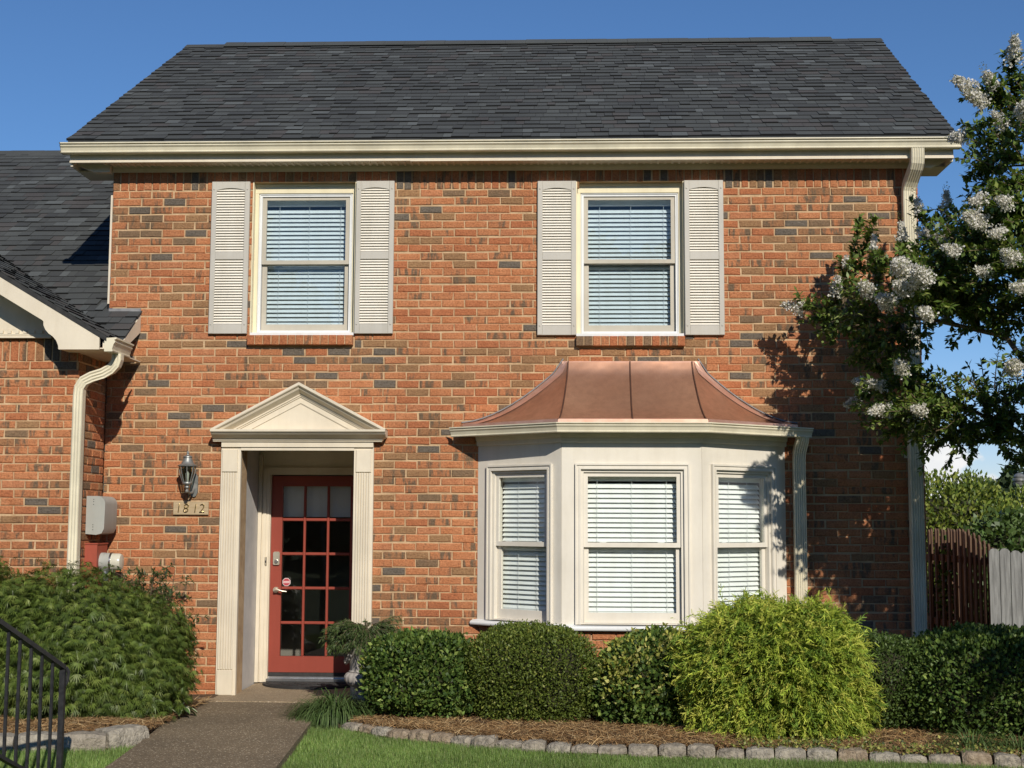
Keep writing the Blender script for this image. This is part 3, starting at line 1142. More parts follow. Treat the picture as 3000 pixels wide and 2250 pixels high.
def dh_sashes(fr, win, u0, u1, zb, zm, zt, d, st, m, glass, br=0.075, tr=0.045, mr=0.042):
    """double-hung: upper sash outside, lower sash 25 mm behind it"""
    q = MB(fr)
    rect_frame(q, u0, u1, zm, zt, st, d - 0.028, d, 0, tr, mr)
    so = q.build('upper_sash', m, win)
    q = MB(fr)
    q.box(u0 + st - 0.004, u1 - st + 0.004, d - 0.016, d - 0.012, zm + mr - 0.004, zt - tr + 0.004)
    q.build('pane', glass, win)
    q = MB(fr)
    rect_frame(q, u0 + 0.002, u1 - 0.002, zb, zm + 0.03, st + 0.005, d - 0.060, d - 0.031, 0, 0.035, br)
    q.build('lower_sash', m, win)
    q = MB(fr)
    q.box(u0 + st, u1 - st, d - 0.048, d - 0.044, zb + br - 0.004, zm + 0.0)
    q.build('pane', glass, win)
    q = MB(fr)
    for s in (0.2, 0.8):
        uc = u0 + (u1 - u0) * s
        q.box(uc - 0.03, uc + 0.03, d - 0.05, d - 0.034, zm + 0.031, zm + 0.048)
    q.build('sash_lock', M_WHITE, win)


for (W, side, gl) in ((WIN_L, 'left', M_GLASS_UP), (WIN_R, 'right', M_GLASS_UP)):
    a, b, z0, z1 = W
    fr = FACADE
    q = MB(fr)
    # brick-mould casing set back in the opening: deep head, two jambs, pale sill
    RC = -0.075
    q.box(a + 0.001, b - 0.001, -0.20, RC, z1 - 0.094, z1 - 0.001)
    q.box(a + 0.002, b - 0.002, RC, RC + 0.012, z1 - 0.024, z1 - 0.002)
    q.box(a + 0.001, a + 0.044, -0.20, RC - 0.002, z0 + 0.03, z1 - 0.094)
    q.box(b - 0.044, b - 0.001, -0.20, RC - 0.002, z0 + 0.03, z1 - 0.094)
    q.box(a + 0.0005, a + 0.010, RC, 0.003, z0 + 0.03, z1 - 0.001)
    q.box(b - 0.010, b - 0.0005, RC, 0.003, z0 + 0.03, z1 - 0.001)
    win = q.build('window', M_JAMB, house)
    q = MB(fr)
    q.box(a + 0.002, b - 0.002, -0.20, 0.004, z0 + 0.002, z0 + 0.029)
    q.build('sill', M_WHITE, win)
    q = MB(fr)
    rect_frame(q, a + 0.045, b - 0.045, z0 + 0.031, z1 - 0.095, 0.030, -0.20, RC - 0.016)
    rect_frame(q, a + 0.052, b - 0.052, z0 + 0.036, z1 - 0.100, 0.006, RC - 0.016, RC - 0.008)
    q.build('frame', M_WHITE, win)
    u0, u1 = a + 0.076, b - 0.076
    dh_sashes(fr, win, u0, u1, z0 + 0.064, 4.060, z1 - 0.126, RC - 0.030, 0.040, M_TAUPE, gl, 0.062, 0.030, 0.038)
    blind(fr, u0 + 0.02, u1 - 0.02, z0 + 0.10, z1 - 0.135, RC - 0.140,
          'white slat blind closed behind the upstairs window above the red door' if side == 'left' else 'white slat blind closed behind the upstairs window above the copper bay roof', 0.0425, (0.16, 0.52, 0.9))

LOUV_ME = None


def shutter(u0, u1, z0, z1, zp):
    """zp: (lower panel z0, z1, upper panel z0, z1)"""
    global LOUV_ME
    w = u1 - u0
    st = 0.048
    q = MB(FACADE)
    d0, d1 = 0.004, 0.038
    q.bbox(u0, u0 + st, d0, d1, z0, z1, 0.004)
    q.bbox(u1 - st, u1, d0, d1, z0, z1, 0.004)
    q.bbox(u0 + st, u1 - st, d0, d1 - 0.0015, z0, zp[0], 0.003)
    q.bbox(u0 + st, u1 - st, d0, d1 - 0.0015, zp[1], zp[2], 0.003)
    # arched head rail
    n = 10
    arch = [(u0 + st + (w - 2 * st) * i / n, zp[3] - 0.022 + 0.022 * math.sin(math.pi * i / n) ** 0.8) for i in range(n + 1)]
    q.prism([(u0 + st, z1 - 0.001)] + arch + [(u1 - st, z1 - 0.001)], d0, d1 - 0.001)
    q.box(u0 + st, u1 - st, d0, d0 + 0.004, zp[0], zp[3])
    s = q.build('shutter', M_SHUT, house)
    if LOUV_ME is None:
        lm = MB(FACADE)
        lm.profile([(-0.012, 0.0128), (-0.008, 0.0134), (0.012, -0.0080), (0.012, -0.0100), (-0.012, -0.0086)], -(w - 2 * st) / 2, (w - 2 * st) / 2)
        LOUV_ME = lm.mesh('louvre', M_LOUV)
    for za, zb in ((zp[0], zp[1]), (zp[2], zp[3] - 0.004)):
        n = int(round((zb - za) / 0.0258))
        for i in range(n):
            z = za + (i + 0.5) * (zb - za) / n
            link('louvre', LOUV_ME, s, ((u0 + u1) / 2, -0.022, z))
    for (x, z) in ((u0 + 0.022, z0 + 0.09), (u1 - 0.022, z0 + 0.09), (u0 + 0.022, z1 - 0.075), (u1 - 0.022, z1 - 0.075)):
        p = MB(FACADE)
        p.bbox(x - 0.007, x + 0.007, 0.038, 0.044, z - 0.007, z + 0.007, 0.003)
        p.build('screw_cap', M_SHUT, s)


ZP = (3.458, 4.082, 4.156, 4.779)
for u0, u1 in ((-3.396, -3.028), (-1.999, -1.633)):
    shutter(u0, u1, 3.366, 4.842, ZP)
for u0, u1 in ((-0.262, 0.105), (1.129, 1.498)):
    shutter(u0, u1, 3.350, 4.832, (3.443, 4.068, 4.142, 4.766))

# ------------------------------------------------------------------ entrance: recess, door, surround
mb = MB()
mb.box(-3.22, -3.088, 0.0, 0.93, -0.1, 2.34)
mb.build('reveal', M_STUCCO, house)
mb = MB()
mb.box(-1.972, -1.83, 0.0, 0.93, -0.1, 2.34)
mb.box(-3.0875, -1.9725, 0.0, 0.93, 2.30, 2.36)
mb.build('recess_lining', M_PAINT, house)
DL, DR, DT = -2.962, -2.045, 2.047           # door leaf
mb = MB()
walled_holes = [(DL - 0.012, DR + 0.012, -0.3, DT + 0.012)]
_b = MB(FACADE)
walled(_b, -3.0875, -1.9725, -0.1, 2.2995, -1.05, -0.931, walled_holes)
_b.build('recess_wall', M_PAINT, house)
# door casing (fluted board each side and a head)
q = MB(FACADE)
for a, b in ((DL - 0.086, DL - 0.012), (DR + 0.012, DR + 0.068)):
    q.box(a, b, -0.930, -0.905, 0.0, DT + 0.085)
    q.box(a + 0.012, b - 0.03, -0.905, -0.895, 0.0, DT + 0.07)
q.box(DL - 0.012, DR + 0.012, -0.930, -0.905, DT + 0.012, DT + 0.085)
q.box(DL - 0.011, DL - 0.001, -1.02, -0.915, 0.0, DT + 0.011)
q.box(DL - 0.122, DL - 0.0865, -0.930, -0.88, 0.0, 2.26)
q.build('door_casing', M_PAINT, house)
q = MB(FACADE)
q.box(DL - 0.011, DR + 0.011, -1.02, -0.905, 0.006, 0.034)
q.box(DL - 0.011, DR + 0.011, -1.02, -0.955, 0.034, 0.052)
q.build('threshold', M_STEEL, house)
# leaf
DF = -0.955                                  # outer face of the door (d)
cols = [DL + 0.112 + i * 0.2375 for i in range(3)]
PW = 0.213
rowz = [(0.248 + i * 0.343, 0.248 + i * 0.343 + 0.315) for i in range(5)]
rowz = [(0.250, 0.566), (0.594, 0.910), (0.938, 1.252), (1.280, 1.594), (1.624, 1.944)]
q = MB(FACADE)
q.box(DL, cols[0], DF - 0.045, DF, 0.092, DT)
q.box(cols[2] + PW, DR, DF - 0.045, DF, 0.092, DT)
q.box(cols[0], cols[2] + PW, DF - 0.045, DF, 0.092, rowz[0][0])
q.box(cols[0], cols[2] + PW, DF - 0.045, DF, rowz[4][1], DT)
door = q.build('door', M_RED, house)
for i in range(2):
    q = MB(FACADE)
    q.bbox(cols[i] + PW, cols[i + 1], DF - 0.035, DF - 0.002, rowz[0][0], rowz[4][1], 0.006)
    q.build('muntin', M_RED, door)
for r in range(4):
    for i in range(3):
        q = MB(FACADE)
        q.bbox(cols[i], cols[i] + PW, DF - 0.033, DF - 0.003, rowz[r][1], rowz[r + 1][0], 0.006)
        q.build('muntin', M_RED, door)
for r in range(5):
    for i in range(3):
        q = MB(FACADE)
        q.box(cols[i] + 0.001, cols[i] + PW - 0.001, DF - 0.024, DF - 0.020, rowz[r][0] + 0.001, rowz[r][1] - 0.001)
        q.build('pane', M_GLASS, door)
q = MB(FACADE)
q.box(DL + 0.002, DR - 0.002, DF - 0.045, DF + 0.008, 0.056, 0.090)
q.build('door_sweep', M_DARK, door)
# lever handle, deadbolt, sticker
q = MB()
hx, hz = DL + 0.062, 0.905
yf = -DF
q.add([], [])
q.tube([(hx, yf, hz), (hx, yf - 0.016, hz)], [0.033, 0.028], 18)
q.tube([(hx, yf - 0.016, hz), (hx, yf - 0.060, hz)], 0.013, 12)
q.tube([(hx - 0.006, yf - 0.058, hz), (hx + 0.03, yf - 0.062, hz + 0.004), (hx + 0.075, yf - 0.058, hz - 0.010), (hx + 0.115, yf - 0.050, hz - 0.014)], [0.012, 0.011, 0.009, 0.007], 10)
q.build('handle', M_NICKEL, door, smooth=True)
q = MB(FACADE)
q.prism([(hx - 0.033, 1.165), (hx - 0.026, 1.155), (hx + 0.026, 1.155), (hx + 0.033, 1.165), (hx + 0.033, 1.275), (hx + 0.022, 1.287), (hx - 0.022, 1.287), (hx - 0.033, 1.275)], DF, DF + 0.022)
q.build('deadbolt', M_NICKEL, door)
q = MB()
q.tube([(hx, yf - 0.02, 1.19), (hx, yf - 0.034, 1.19)], [0.021, 0.018], 16)
q.build('deadbolt_cylinder', M_STEEL, door, smooth=True)


def octagon(cx, cz, r):
    return [(cx + r * math.cos(R(22.5 + 45 * i)), cz + r * math.sin(R(22.5 + 45 * i))) for i in range(8)]


M_STK_R = mat_paint('sticker_red', (0.42, 0.06, 0.075), 0.03)
M_STK_W = mat_paint('sticker_white', (0.72, 0.66, 0.64), 0.03)
sx, sz = cols[0] + 0.050, 0.983
q = MB(FACADE)
q.prism(octagon(sx, sz, 0.043), DF - 0.0195, DF - 0.0185, 1)
q.prism(octagon(sx, sz, 0.038), DF - 0.0184, DF - 0.0178, 0)
q.box(sx - 0.030, sx + 0.030, DF - 0.0177, DF - 0.0172, sz - 0.009, sz + 0.009, 1)
for i in range(7):
    q.box(sx - 0.025 + i * 0.0074, sx - 0.0205 + i * 0.0074, DF - 0.0171, DF - 0.0168, sz - 0.005, sz + 0.005, 0)
q.build('window_sticker', [M_STK_R, M_STK_W], door)
# shade inside the top row of panes
ds = thing('roller_blind', 'grey-white roller blind behind the top row of panes in the red door', 'blind', (-2.5, 1.03, 1.64))
q = MB(FACADE)
q.box(DL + 0.08, DR - 0.05, -1.035, -1.028, 1.648, 1.99)
q.build('shade_cloth', M_WHITE, ds)
q = MB()
q.tube([(DL + 0.07, 1.045, 1.995), (DR - 0.04, 1.045, 1.995)], 0.018, 10)
q.build('roller', M_WHITE, ds, smooth=True)
q = MB(FACADE)
q.box(DL + 0.08, DR - 0.05, -1.040, -1.024, 1.636, 1.650)
q.build('hem_bar', M_WHITE, ds)
# bell push on the casing
bell = thing('door_bell', 'small rectangular bell push on the cream casing left of the red door', 'door bell', (DL - 0.035, 0.895, 1.19))
q = MB(FACADE)
q.bbox(DL - 0.046, DL - 0.026, -0.895, -0.885, 1.155, 1.235, 0.003)
q.build('back_plate', M_NICKEL, bell)
q = MB(FACADE)
q.bbox(DL - 0.041, DL - 0.031, -0.885, -0.881, 1.175, 1.20, 0.002)
q.build('push_button', M_DARK, bell)

# pilasters
for (a, b, flip) in ((-3.236, -3.050, False), (-1.978, -1.794, True)):
    q = MB(FACADE)
    q.box(a, b, 0.0, 0.045, -0.012, 2.285)
    fa, fb = (a + 0.012, b - 0.028) if not flip else (a + 0.020, b - 0.022)
    q.bbox(fa, fb, 0.045, 0.060, 2.052, 2.262, 0.004)
    q.bbox(fa, fb, 0.045, 0.062, -0.012, 0.216, 0.005)
    pil = q.build('pilaster', M_PAINT, house)
    n = 6
    w = (fb - fa) / n
    for i in range(n):
        p = MB(FACADE)
        p.bbox(fa + i * w + 0.003, fa + (i + 1) * w - 0.003, 0.045, 0.057, 0.222, 2.046, 0.004)
        p.build('reed', M_PAINT, pil)
# entablature and pediment: a moulding swept round the front and both returns, then the raking one
q = MB(FACADE)
q.box(-3.232, -1.796, 0.001, 0.066, 2.286, 2.336)
q.box(-3.049, -1.9785, 0.001, 0.052, 2.255, 2.2855)
ent = q.build('entablature', M_PAINT, house)
CPROF = [(0.0, 2.336), (0.014, 2.336), (0.018, 2.346), (0.026, 2.350), (0.026, 2.360), (0.036, 2.366), (0.058, 2.378), (0.094, 2.396), (0.110, 2.408), (0.110, 2.416), (0.128, 2.420), (0.134, 2.428), (0.134, 2.445), (0.0, 2.445)]
CPROF = [(0.066 + d, z) for d, z in CPROF]
v, f = sweep_path([(-3.232, 0.02), (-3.232, 0.0), (-1.796, 0.0), (-1.796, 0.02)], [(d - 0.0, z) for d, z in CPROF])
# sides stand out only as far as the front does beyond the frieze
v2 = []
for (x, y, z) in v:
    if x < -2.5: x = max(x, -3.232 - 0.078)
    else: x = min(x, -1.796 + 0.126)
    v2.append((x, min(y, 0.0), z))
q = MB()
q.add(v2, f, raw=True)
q.build('cornice', M_PAINT, ent)
# raking cornice: profile swept from each tip to the apex, mitred on the centre line
APX = -2.487
TIPL, TIPR, ZB, ZA = -3.305, -1.670, 2.446, 2.880
RPROF = [(0.0, 0.0), (0.198, 0.0), (0.198, -0.017), (0.190, -0.024), (0.172, -0.030), (0.160, -0.048), (0.118, -0.070), (0.098, -0.082), (0.098, -0.094), (0.086, -0.096), (0.086, -0.108), (0.074, -0.110), (0.074, -0.160), (0.0, -0.160)]
q = MB(FACADE)
for tip in (TIPL, TIPR):
    s = 1 if tip < APX else -1
    ang = math.atan2(ZA - ZB, abs(APX - tip))
    ca, sa = math.cos(ang), math.sin(ang)
    n = len(RPROF)
    pts = []
    for (d, o) in RPROF:          # o: offset perpendicular to the slope (negative = below)
        u = tip - s * 0 + s * (-o) * sa * 0
        # point on the slope where the offset line meets the horizontal z = ZB
        t0 = (-o) / sa if sa else 0
        uu = tip + s * ((-o) / math.sin(ang))
        pts.append((uu, d, ZB))
    for (d, o) in RPROF:
        pts.append((APX, d, ZA + o / ca))
    f = [(i, (i + 1) % n, n + (i + 1) % n, n + i) for i in range(n)]
    q.add(pts, f)
q.build('pediment', M_PAINT, house)
q = MB(FACADE)
q.prism([(TIPL + 0.25, ZB), (TIPR - 0.25, ZB), (APX, ZA - 0.13)], 0.001, 0.064)
q.build('tympanum', M_PAINT, house)
q = MB(FACADE)     # thin lead capping on the pediment
q.prism([(TIPL, ZB), (APX, ZA + 0.001), (TIPR, ZB), (TIPR + 0.004, ZB + 0.004), (APX, ZA + 0.007), (TIPL - 0.004, ZB + 0.004)], 0.0, 0.19)
q.build('lead_capping', M_PAINT, house)

# ------------------------------------------------------------------ bay window
A_, B_, C_, D_ = Vector((-0.815, 0.0)), Vector((-0.031, -0.62)), Vector((1.214, -0.62)), Vector((2.045, 0.0))


def bay_frame(p, q_):
    t = (q_ - p).normalized()
    return frame_fn((p.x, p.y, 0), (t.x, t.y, 0), (t.y, -t.x, 0))


faces = [(A_, B_, (0.128, 0.900)), (B_, C_, (0.121, 1.134)), (C_, D_, (0.104, 0.895))]
SILLZ, HEADZ = 0.700, 2.115
names = ['white slat blind in the narrow left-hand side of the bay window', 'wide white slat blind in the middle of the bay window', 'white slat blind with leaf shadows in the right-hand side of the bay window']
for i, (p, q_, (wa, wb)) in enumerate(faces):
    fr = bay_frame(p, q_)
    L = (q_ - p).length
    hole = (wa + 0.046, wb - 0.046, SILLZ, HEADZ - 0.046)
    m = MB(fr)
    walled(m, 0.002, L - 0.002, 0.655, 2.47, -0.14, 0.0, [hole])
    m.build('bay_wall', M_TRIM, house)
    m = MB(fr)
    # stepped casing: back band outside, flat inside
    rect_frame(m, wa, wb, SILLZ, HEADZ, 0.052, 0.0005, 0.018, 0, 0.052, 0.0)
    rect_frame(m, wa, wb, SILLZ, HEADZ + 0.002, 0.014, 0.018, 0.028, 0, 0.016, 0.0)
    rect_frame(m, wa + 0.034, wb - 0.034, SILLZ, HEADZ - 0.034, 0.016, 0.018, 0.023, 0, 0.016, 0.0)
    rect_frame(m, hole[0], hole[1], SILLZ + 0.001, hole[3], 0.030, -0.12, -0.004, 0, 0.030, 0.010)
    win = m.build('window', M_TRIM, house)
    u0, u1 = hole[0] + 0.031, hole[1] - 0.031
    dh_sashes(fr, win, u0, u1, SILLZ + 0.012, 1.376, hole[3] - 0.031, -0.022, 0.036, M_TRIM, M_GLASS, 0.088, 0.036, 0.041)
    blind(fr, u0 + 0.012, u1 - 0.012, 0.785, hole[3] - 0.05, -0.120, names[i], 0.0437, (0.13, 0.5, 0.87) if i == 1 else (0.35, 0.72))
# corner posts, sill, frieze
q = MB()
v, f = sweep_path([(A_.x - 0.03, A_.y + 0.02), (B_.x, B_.y), (C_.x, C_.y), (D_.x + 0.03, D_.y + 0.02)], [(0.0, 0.648), (0.052, 0.650), (0.058, 0.660), (0.058, 0.672), (0.048, 0.684), (0.0, 0.6995)])
q.add(v, f, raw=True)
q.build('bay_sill', M_WHITE, house)
q = MB()
v, f = sweep_path([(A_.x, A_.y + 0.0), (B_.x, B_.y), (C_.x, C_.y), (D_.x, D_.y)], [(0.0005, 2.300), (0.016, 2.300), (0.022, 2.310), (0.022, 2.345), (0.034, 2.352), (0.040, 2.385), (0.0005, 2.385)])
q.add(v, f, raw=True)
q.build('bay_frieze', M_TRIM, house)
GP = [Vector((-1.085, -0.125)), Vector((-0.080, -0.855)), Vector((1.272, -0.855)), Vector((2.300, -0.125))]
q = MB()
v, f = sweep_path([tuple(p) for p in GP], [(d * 0.85 - 0.095, 2.383 + z * 0.70) for d, z in KPROF])
q.add(v, f, raw=True)
q.build('bay_gutter', M_GUTTER, house)
q = MB()
q.prism([(-0.815, -0.003), (-0.031, -0.625), (1.214, -0.625), (2.045, -0.003), (2.10, -0.135), (1.255, -0.795), (-0.065, -0.795), (-0.92, -0.175)], 0, 1)
q.v = [(x, z, 2.386 if y < 0.5 else 2.396) for x, y, z in q.v]
q.build('bay_soffit', M_TRIM, house)

# copper roof: concave panels between standing seams
def mat_copper():
    m, nt, b = newmat('copper_sheet')
    n = pos_noise(nt, 2.6, 6, 0.6)
    st = pos_noise(nt, 7, 5, 0.7, stretch=(2.2, 2.2, 0.35))
    c = ramp(nt, n.outputs['Fac'], [(0.3, (0.46, 0.245, 0.155)), (0.7, (0.56, 0.315, 0.205))]).outputs[0]
    k = ramp(nt, st.outputs['Fac'], [(0.3, (0.84, 0.82, 0.80)), (0.62, (1.04, 1.04, 1.03))])
    nt.links.new(mixc(nt, 1.0, c, k.outputs[0], 'MULTIPLY'), b.inputs['Base Color'])
    rr = ramp(nt, st.outputs['Fac'], [(0.3, (0.46, 0.46, 0.46)), (0.7, (0.36, 0.36, 0.36))])
    nt.links.new(rr.outputs[0], b.inputs['Roughness'])
    b.inputs['Metallic'].default_value = 0.72
    h = pos_noise(nt, 3.5, 2)
    bump(nt, b, h.outputs['Fac'], 0.25, 0.03)
    return m


M_COPPER = mat_copper()
M_COPPER_D = mat_two('copper_seam_dark', (0.10, 0.055, 0.04), (0.17, 0.09, 0.06), 12, 0.5, metallic=0.6)  # darker copper for the seams and the roof base
M_COPPER_B = mat_two('copper_bright', (0.62, 0.34, 0.24), (0.72, 0.44, 0.33), 9, 0.38, metallic=0.6)
CZT, CZB, CDY = 3.092, 2.488, 0.80
WLT, WRT, WLB, WRB = 0.000, 1.232, -0.955, 2.150        # wall line, top and bottom
HLT, HRT, HLB, HRB = 0.030, 1.190, -0.062, 1.252        # hips


def cu(t):
    lip = 0.05 * max(0.0, 1 - t / 0.10) ** 2          # the sheet turns up against the wall
    return CZB + (CZT - 0.05 - CZB) * (1 - t) ** 1.66 + lip


def lerp(a, b, t):
    return a + (b - a) * t


def hipL(t): return Vector((lerp(HLT, HLB, t), -0.02 - CDY * t, cu(t)))
def hipR(t): return Vector((lerp(HRT, HRB, t), -0.02 - CDY * t, cu(t)))
def wallL(t): return Vector((lerp(WLT, WLB, t), -0.012 - 0.10 * t * t, cu(t)))
def wallR(t): return Vector((lerp(WRT, WRB, t), -0.012 - 0.10 * t * t, cu(t)))
def midF(t): return (hipL(t) + hipR(t)) / 2


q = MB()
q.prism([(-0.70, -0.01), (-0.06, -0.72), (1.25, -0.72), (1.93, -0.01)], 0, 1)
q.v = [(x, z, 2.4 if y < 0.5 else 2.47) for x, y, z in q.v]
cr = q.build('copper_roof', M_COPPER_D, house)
NT = 30
for (ea, eb) in ((wallL, hipL), (hipL, midF), (midF, hipR), (hipR, wallR)):
    q = MB()
    NU = 8
    vs_, fs = [], []
    for i in range(NT + 1):
        t = i / NT
        a, b = ea(t), eb(t)
        for k in range(NU + 1):
            s = k / NU
            p = a.lerp(b, s)
            oil = 0.004 * math.sin(s * math.pi) * math.sin(t * 7 + s * 5)
            vs_.append((p.x, p.y - oil * 0.5, p.z + oil))
    for i in range(NT):
        for k in range(NU):
            a = i * (NU + 1) + k
            fs.append((a, a + 1, a + NU + 2, a + NU + 1))
    q.add(vs_, fs, raw=True)
    q.build('copper_panel', M_COPPER, cr, smooth=True)
for fn in (hipL, midF, hipR):
    q = MB()
    pts = [fn(i / NT) + Vector((0, -0.004, 0.008)) for i in range(NT + 1)]
    q.tube(pts, 0.0065, 6)
    q.build('standing_seam', M_COPPER_D, cr)
for fn, hp, s in ((wallL, hipL, -1), (wallR, hipR, 1)):     # flashing turned up on the wall
    q = MB()
    vs_, fs = [], []
    for i in range(NT + 1):
        t = i / NT
        p = fn(t)
        h = hp(t)
        e = p.lerp(h, min(0.5, 0.055 / max(0.06, (h - p).length)))
        w = 0.028
        tn = (fn(min(1, t + 0.03)) - fn(max(0, t - 0.03))).normalized()
        nrm = Vector((tn.z * (1 if s < 0 else -1), 0, -tn.x * (1 if s < 0 else -1)))
        if nrm.z < 0: nrm = -nrm
        top = Vector((p.x, -0.006, p.z)) + nrm * w
        vs_ += [(e.x, e.y - 0.004, e.z + 0.007), (p.x, p.y - 0.006, p.z + 0.010), tuple(top)]
    for i in range(NT):
        for k in range(2):
            a = i * 3 + k
            fs.append((a, a + 1, a + 4, a + 3))
    q.add(vs_, fs, raw=True)
    q.build('wall_flashing', M_COPPER_B, cr, smooth=False)
    q = MB()
    pts = [Vector((fn(i / 10).x, -0.006, fn(i / 10).z)) + Vector((s * -0.0, 0, 0.036)) for i in range(11)]
    q.tube([p + Vector((s * 0.016, 0, 0)) for p in pts], 0.007, 6)
    q.build('sealant_bead', M_FLASH, cr)
q = MB()
for a, b in ((wallL, hipL), (hipL, midF), (midF, hipR), (hipR, wallR)):
    p, r_ = a(1.0), b(1.0)
    q.add([(p.x, p.y - 0.004, p.z + 0.012), (r_.x, r_.y - 0.004, r_.z + 0.012), (r_.x, r_.y - 0.007, r_.z - 0.030), (p.x, p.y - 0.007, p.z - 0.030)], [(0, 1, 2, 3)], raw=True)
q.build('drip_edge', M_COPPER_B, cr)
q = MB(FACADE)
q.box(WLT - 0.03, WRT + 0.03, 0.002, 0.016, CZT - 0.012, CZT + 0.012)
q.build('top_flashing', M_COPPER_B, cr)
# brick skirt below the bay
q = MB()
q.prism([(A_.x + 0.02, 0.0), (B_.x + 0.008, B_.y + 0.02), (C_.x - 0.008, C_.y + 0.02), (D_.x - 0.02, 0.0)], 0, 1)
q.v = [(x, z, -0.2 if y < 0.5 else 0.646) for x, y, z in q.v]
bb = q.build('bay_base', M_MORTAR, house)
for i, (p, q_, w) in enumerate(faces):
    fr0 = bay_frame(p, q_)
    fr = (fr0[0] - fr0[2] * 0.006 + Vector((0, 0, 0)), fr0[1], fr0[2])
    L = (q_ - p).length
    rs = lay_bricks(0.02, L - 0.02, -0.06, 0.645, [], 0.645 - 9 * COURSE, 0.05 * i, 5 + i)
    place_bricks(fr, rs, bb, house, lambda r: None)
# bay downspout beside the right-hand face
mb = fluted_pipe([(2.190, -0.120, 2.392), (2.186, -0.112, 2.35), (2.176, -0.085, 2.30), (2.167, -0.062, 2.24), (2.164, -0.056, 2.16), (2.164, -0.056, -0.05)], 0.110, 0.074)
mb.build('downspout', M_GUTTER, house)

# ------------------------------------------------------------------ the attached neighbouring house on the left
WY = -0.75
wing = thing('attached_house', 'lower brick house joined at the left, with charcoal shingles and a cream gable edge', 'house', (-6.5, -0.4, 0))
WF = frame_fn((0, WY, 0), (1, 0, 0), (0, -1, 0))
WS = frame_fn((HX0, WY, 0), (0, 1, 0), (1, 0, 0))
WTOP = 3.222
mb = MB()
mb.box(-6.3, HX0 - 0.008, WY + 0.008, 0.0, -0.3, WTOP)
wwall = mb.build('wall', M_MORTAR, wing)
mb = MB()
mb.box(-12.5, -6.302, WY, 6.2, -0.3, WTOP)
mb.box(-6.30, HX0 - 0.3, 0.002, 6.2, -0.3, WTOP)
mb.build('side_wall', M_SIDE, wing)
ws = 3.022
rs = lay_bricks(-6.3, HX0, -0.08, ws, [], ws, 0.07, 9)
rs += lay_bricks(0, 0, 0, 0, [], 0, 0, 9, (-6.3, HX0, ws, WTOP))


def pick_wing(r):
    u, z = (r[0] + r[1]) / 2, (r[2] + r[3]) / 2
    if u < -5.15 or z < 1.1 or z > 3.0: return None
    return math.hypot(u, z - 1.6)


place_bricks(WF, rs, wwall, wing, pick_wing)
rs = lay_bricks(0.012, 0.74, -0.08, WTOP, [], ws, 0.1, 12)
place_bricks(WS, rs, wwall, wing, lambda r: None)

GE, GS, GRX = 3.194, 0.594, -6.6        # gable: z = GE + GS * (-4 - x)
RE, RS_ = 3.58, 0.65                    # rear slope: z = RE + RS_ * y
gz = lambda x: GE + GS * (-4.0 - x) if x > GRX else GE + GS * (-4.0 - (2 * GRX - x))
rz_ = lambda y: RE + RS_ * y
yv = lambda s: (GE + GS * s - RE) / RS_
RGY = 4.2
mb = MB()
T = 0.04
FY = -1.06
s = -4.0 - GRX
mb.add([(-4.0, FY, GE), (-4.0, yv(0), GE), (GRX, yv(s), gz(GRX)), (GRX, FY, gz(GRX)), (-4.0, FY, GE - T), (-4.0, yv(0), GE - T), (GRX, yv(s), gz(GRX) - T), (GRX, FY, gz(GRX) - T)],
       [(0, 1, 2, 3), (4, 5, 6, 7), (0, 1, 5, 4), (2, 3, 7, 6), (3, 0, 4, 7)], raw=True)
xl = 2 * GRX + 4.0
mb.add([(xl, FY, GE), (xl, yv(0), GE), (GRX - 0.001, yv(s), gz(GRX)), (GRX - 0.001, FY, gz(GRX))], [(0, 1, 2, 3)], raw=True)
mb.add([(-12.5, yv(0), rz_(yv(0)) - 0.004), (-4.06, yv(0), rz_(yv(0)) - 0.004), (-4.06, -0.012, rz_(-0.012) - 0.004), (-12.5, -0.012, rz_(-0.012) - 0.004)], [(0, 1, 2, 3)], raw=True)
mb.add([(-12.5, -0.012, rz_(-0.012) - 0.004), (HX0 - 0.012, -0.012, rz_(-0.012) - 0.004), (HX0 - 0.012, RGY, rz_(RGY)), (-12.5, RGY, rz_(RGY))], [(0, 1, 2, 3)], raw=True)
mb.add([(-12.5, RGY + 0.001, rz_(RGY)), (HX0 - 0.012, RGY + 0.001, rz_(RGY)), (HX0 - 0.012, 8.6, 3.6), (-12.5, 8.6, 3.6)], [(0, 1, 2, 3)], raw=True)
wroof = mb.build('roof', SH[1], wing)
sl = math.hypot(s, GS * s)
shingle_field((-4.0, 0, GE), (0, 1, 0), (-1, 0, GS), FY - 0.012, FY - 0.012, yv(0) + 0.03, yv(s) + 0.03, sl, wroof, wing, 110, lambda p: p.x > -6.4)
sl = math.hypot(RGY - yv(0), RS_ * (RGY - yv(0)))


def rclip(p):
    if p.y < -0.03: 
        if p.x > -4.05: return False
    elif p.x > HX0 - 0.06: return False
    return p.z > gz(p.x) - 0.02 and p.x > -7.6


shingle_field((0, yv(0), rz_(yv(0))), (1, 0, 0), (0, 1, RS_), -7.6, -7.6, -4.05, -4.05, sl, wroof, wing, 190, rclip)
mb = MB()
x = -7.6
while x < HX0 - 0.05:
    xe = min(x + 0.22, HX0 - 0.02)
    h = random.uniform(0, 0.004)
    z0 = rz_(RGY)
    mb.prism([(RGY - 0.15, z0 - 0.085 + h), (RGY, z0 + 0.03 + h), (RGY + 0.15, z0 - 0.085 + h), (RGY, z0 + 0.01)], x, xe)
    x += 0.22
mb.v = [(b, a, c) for a, b, c in mb.v]
mb.build('ridge_cap', SH[0], wing)
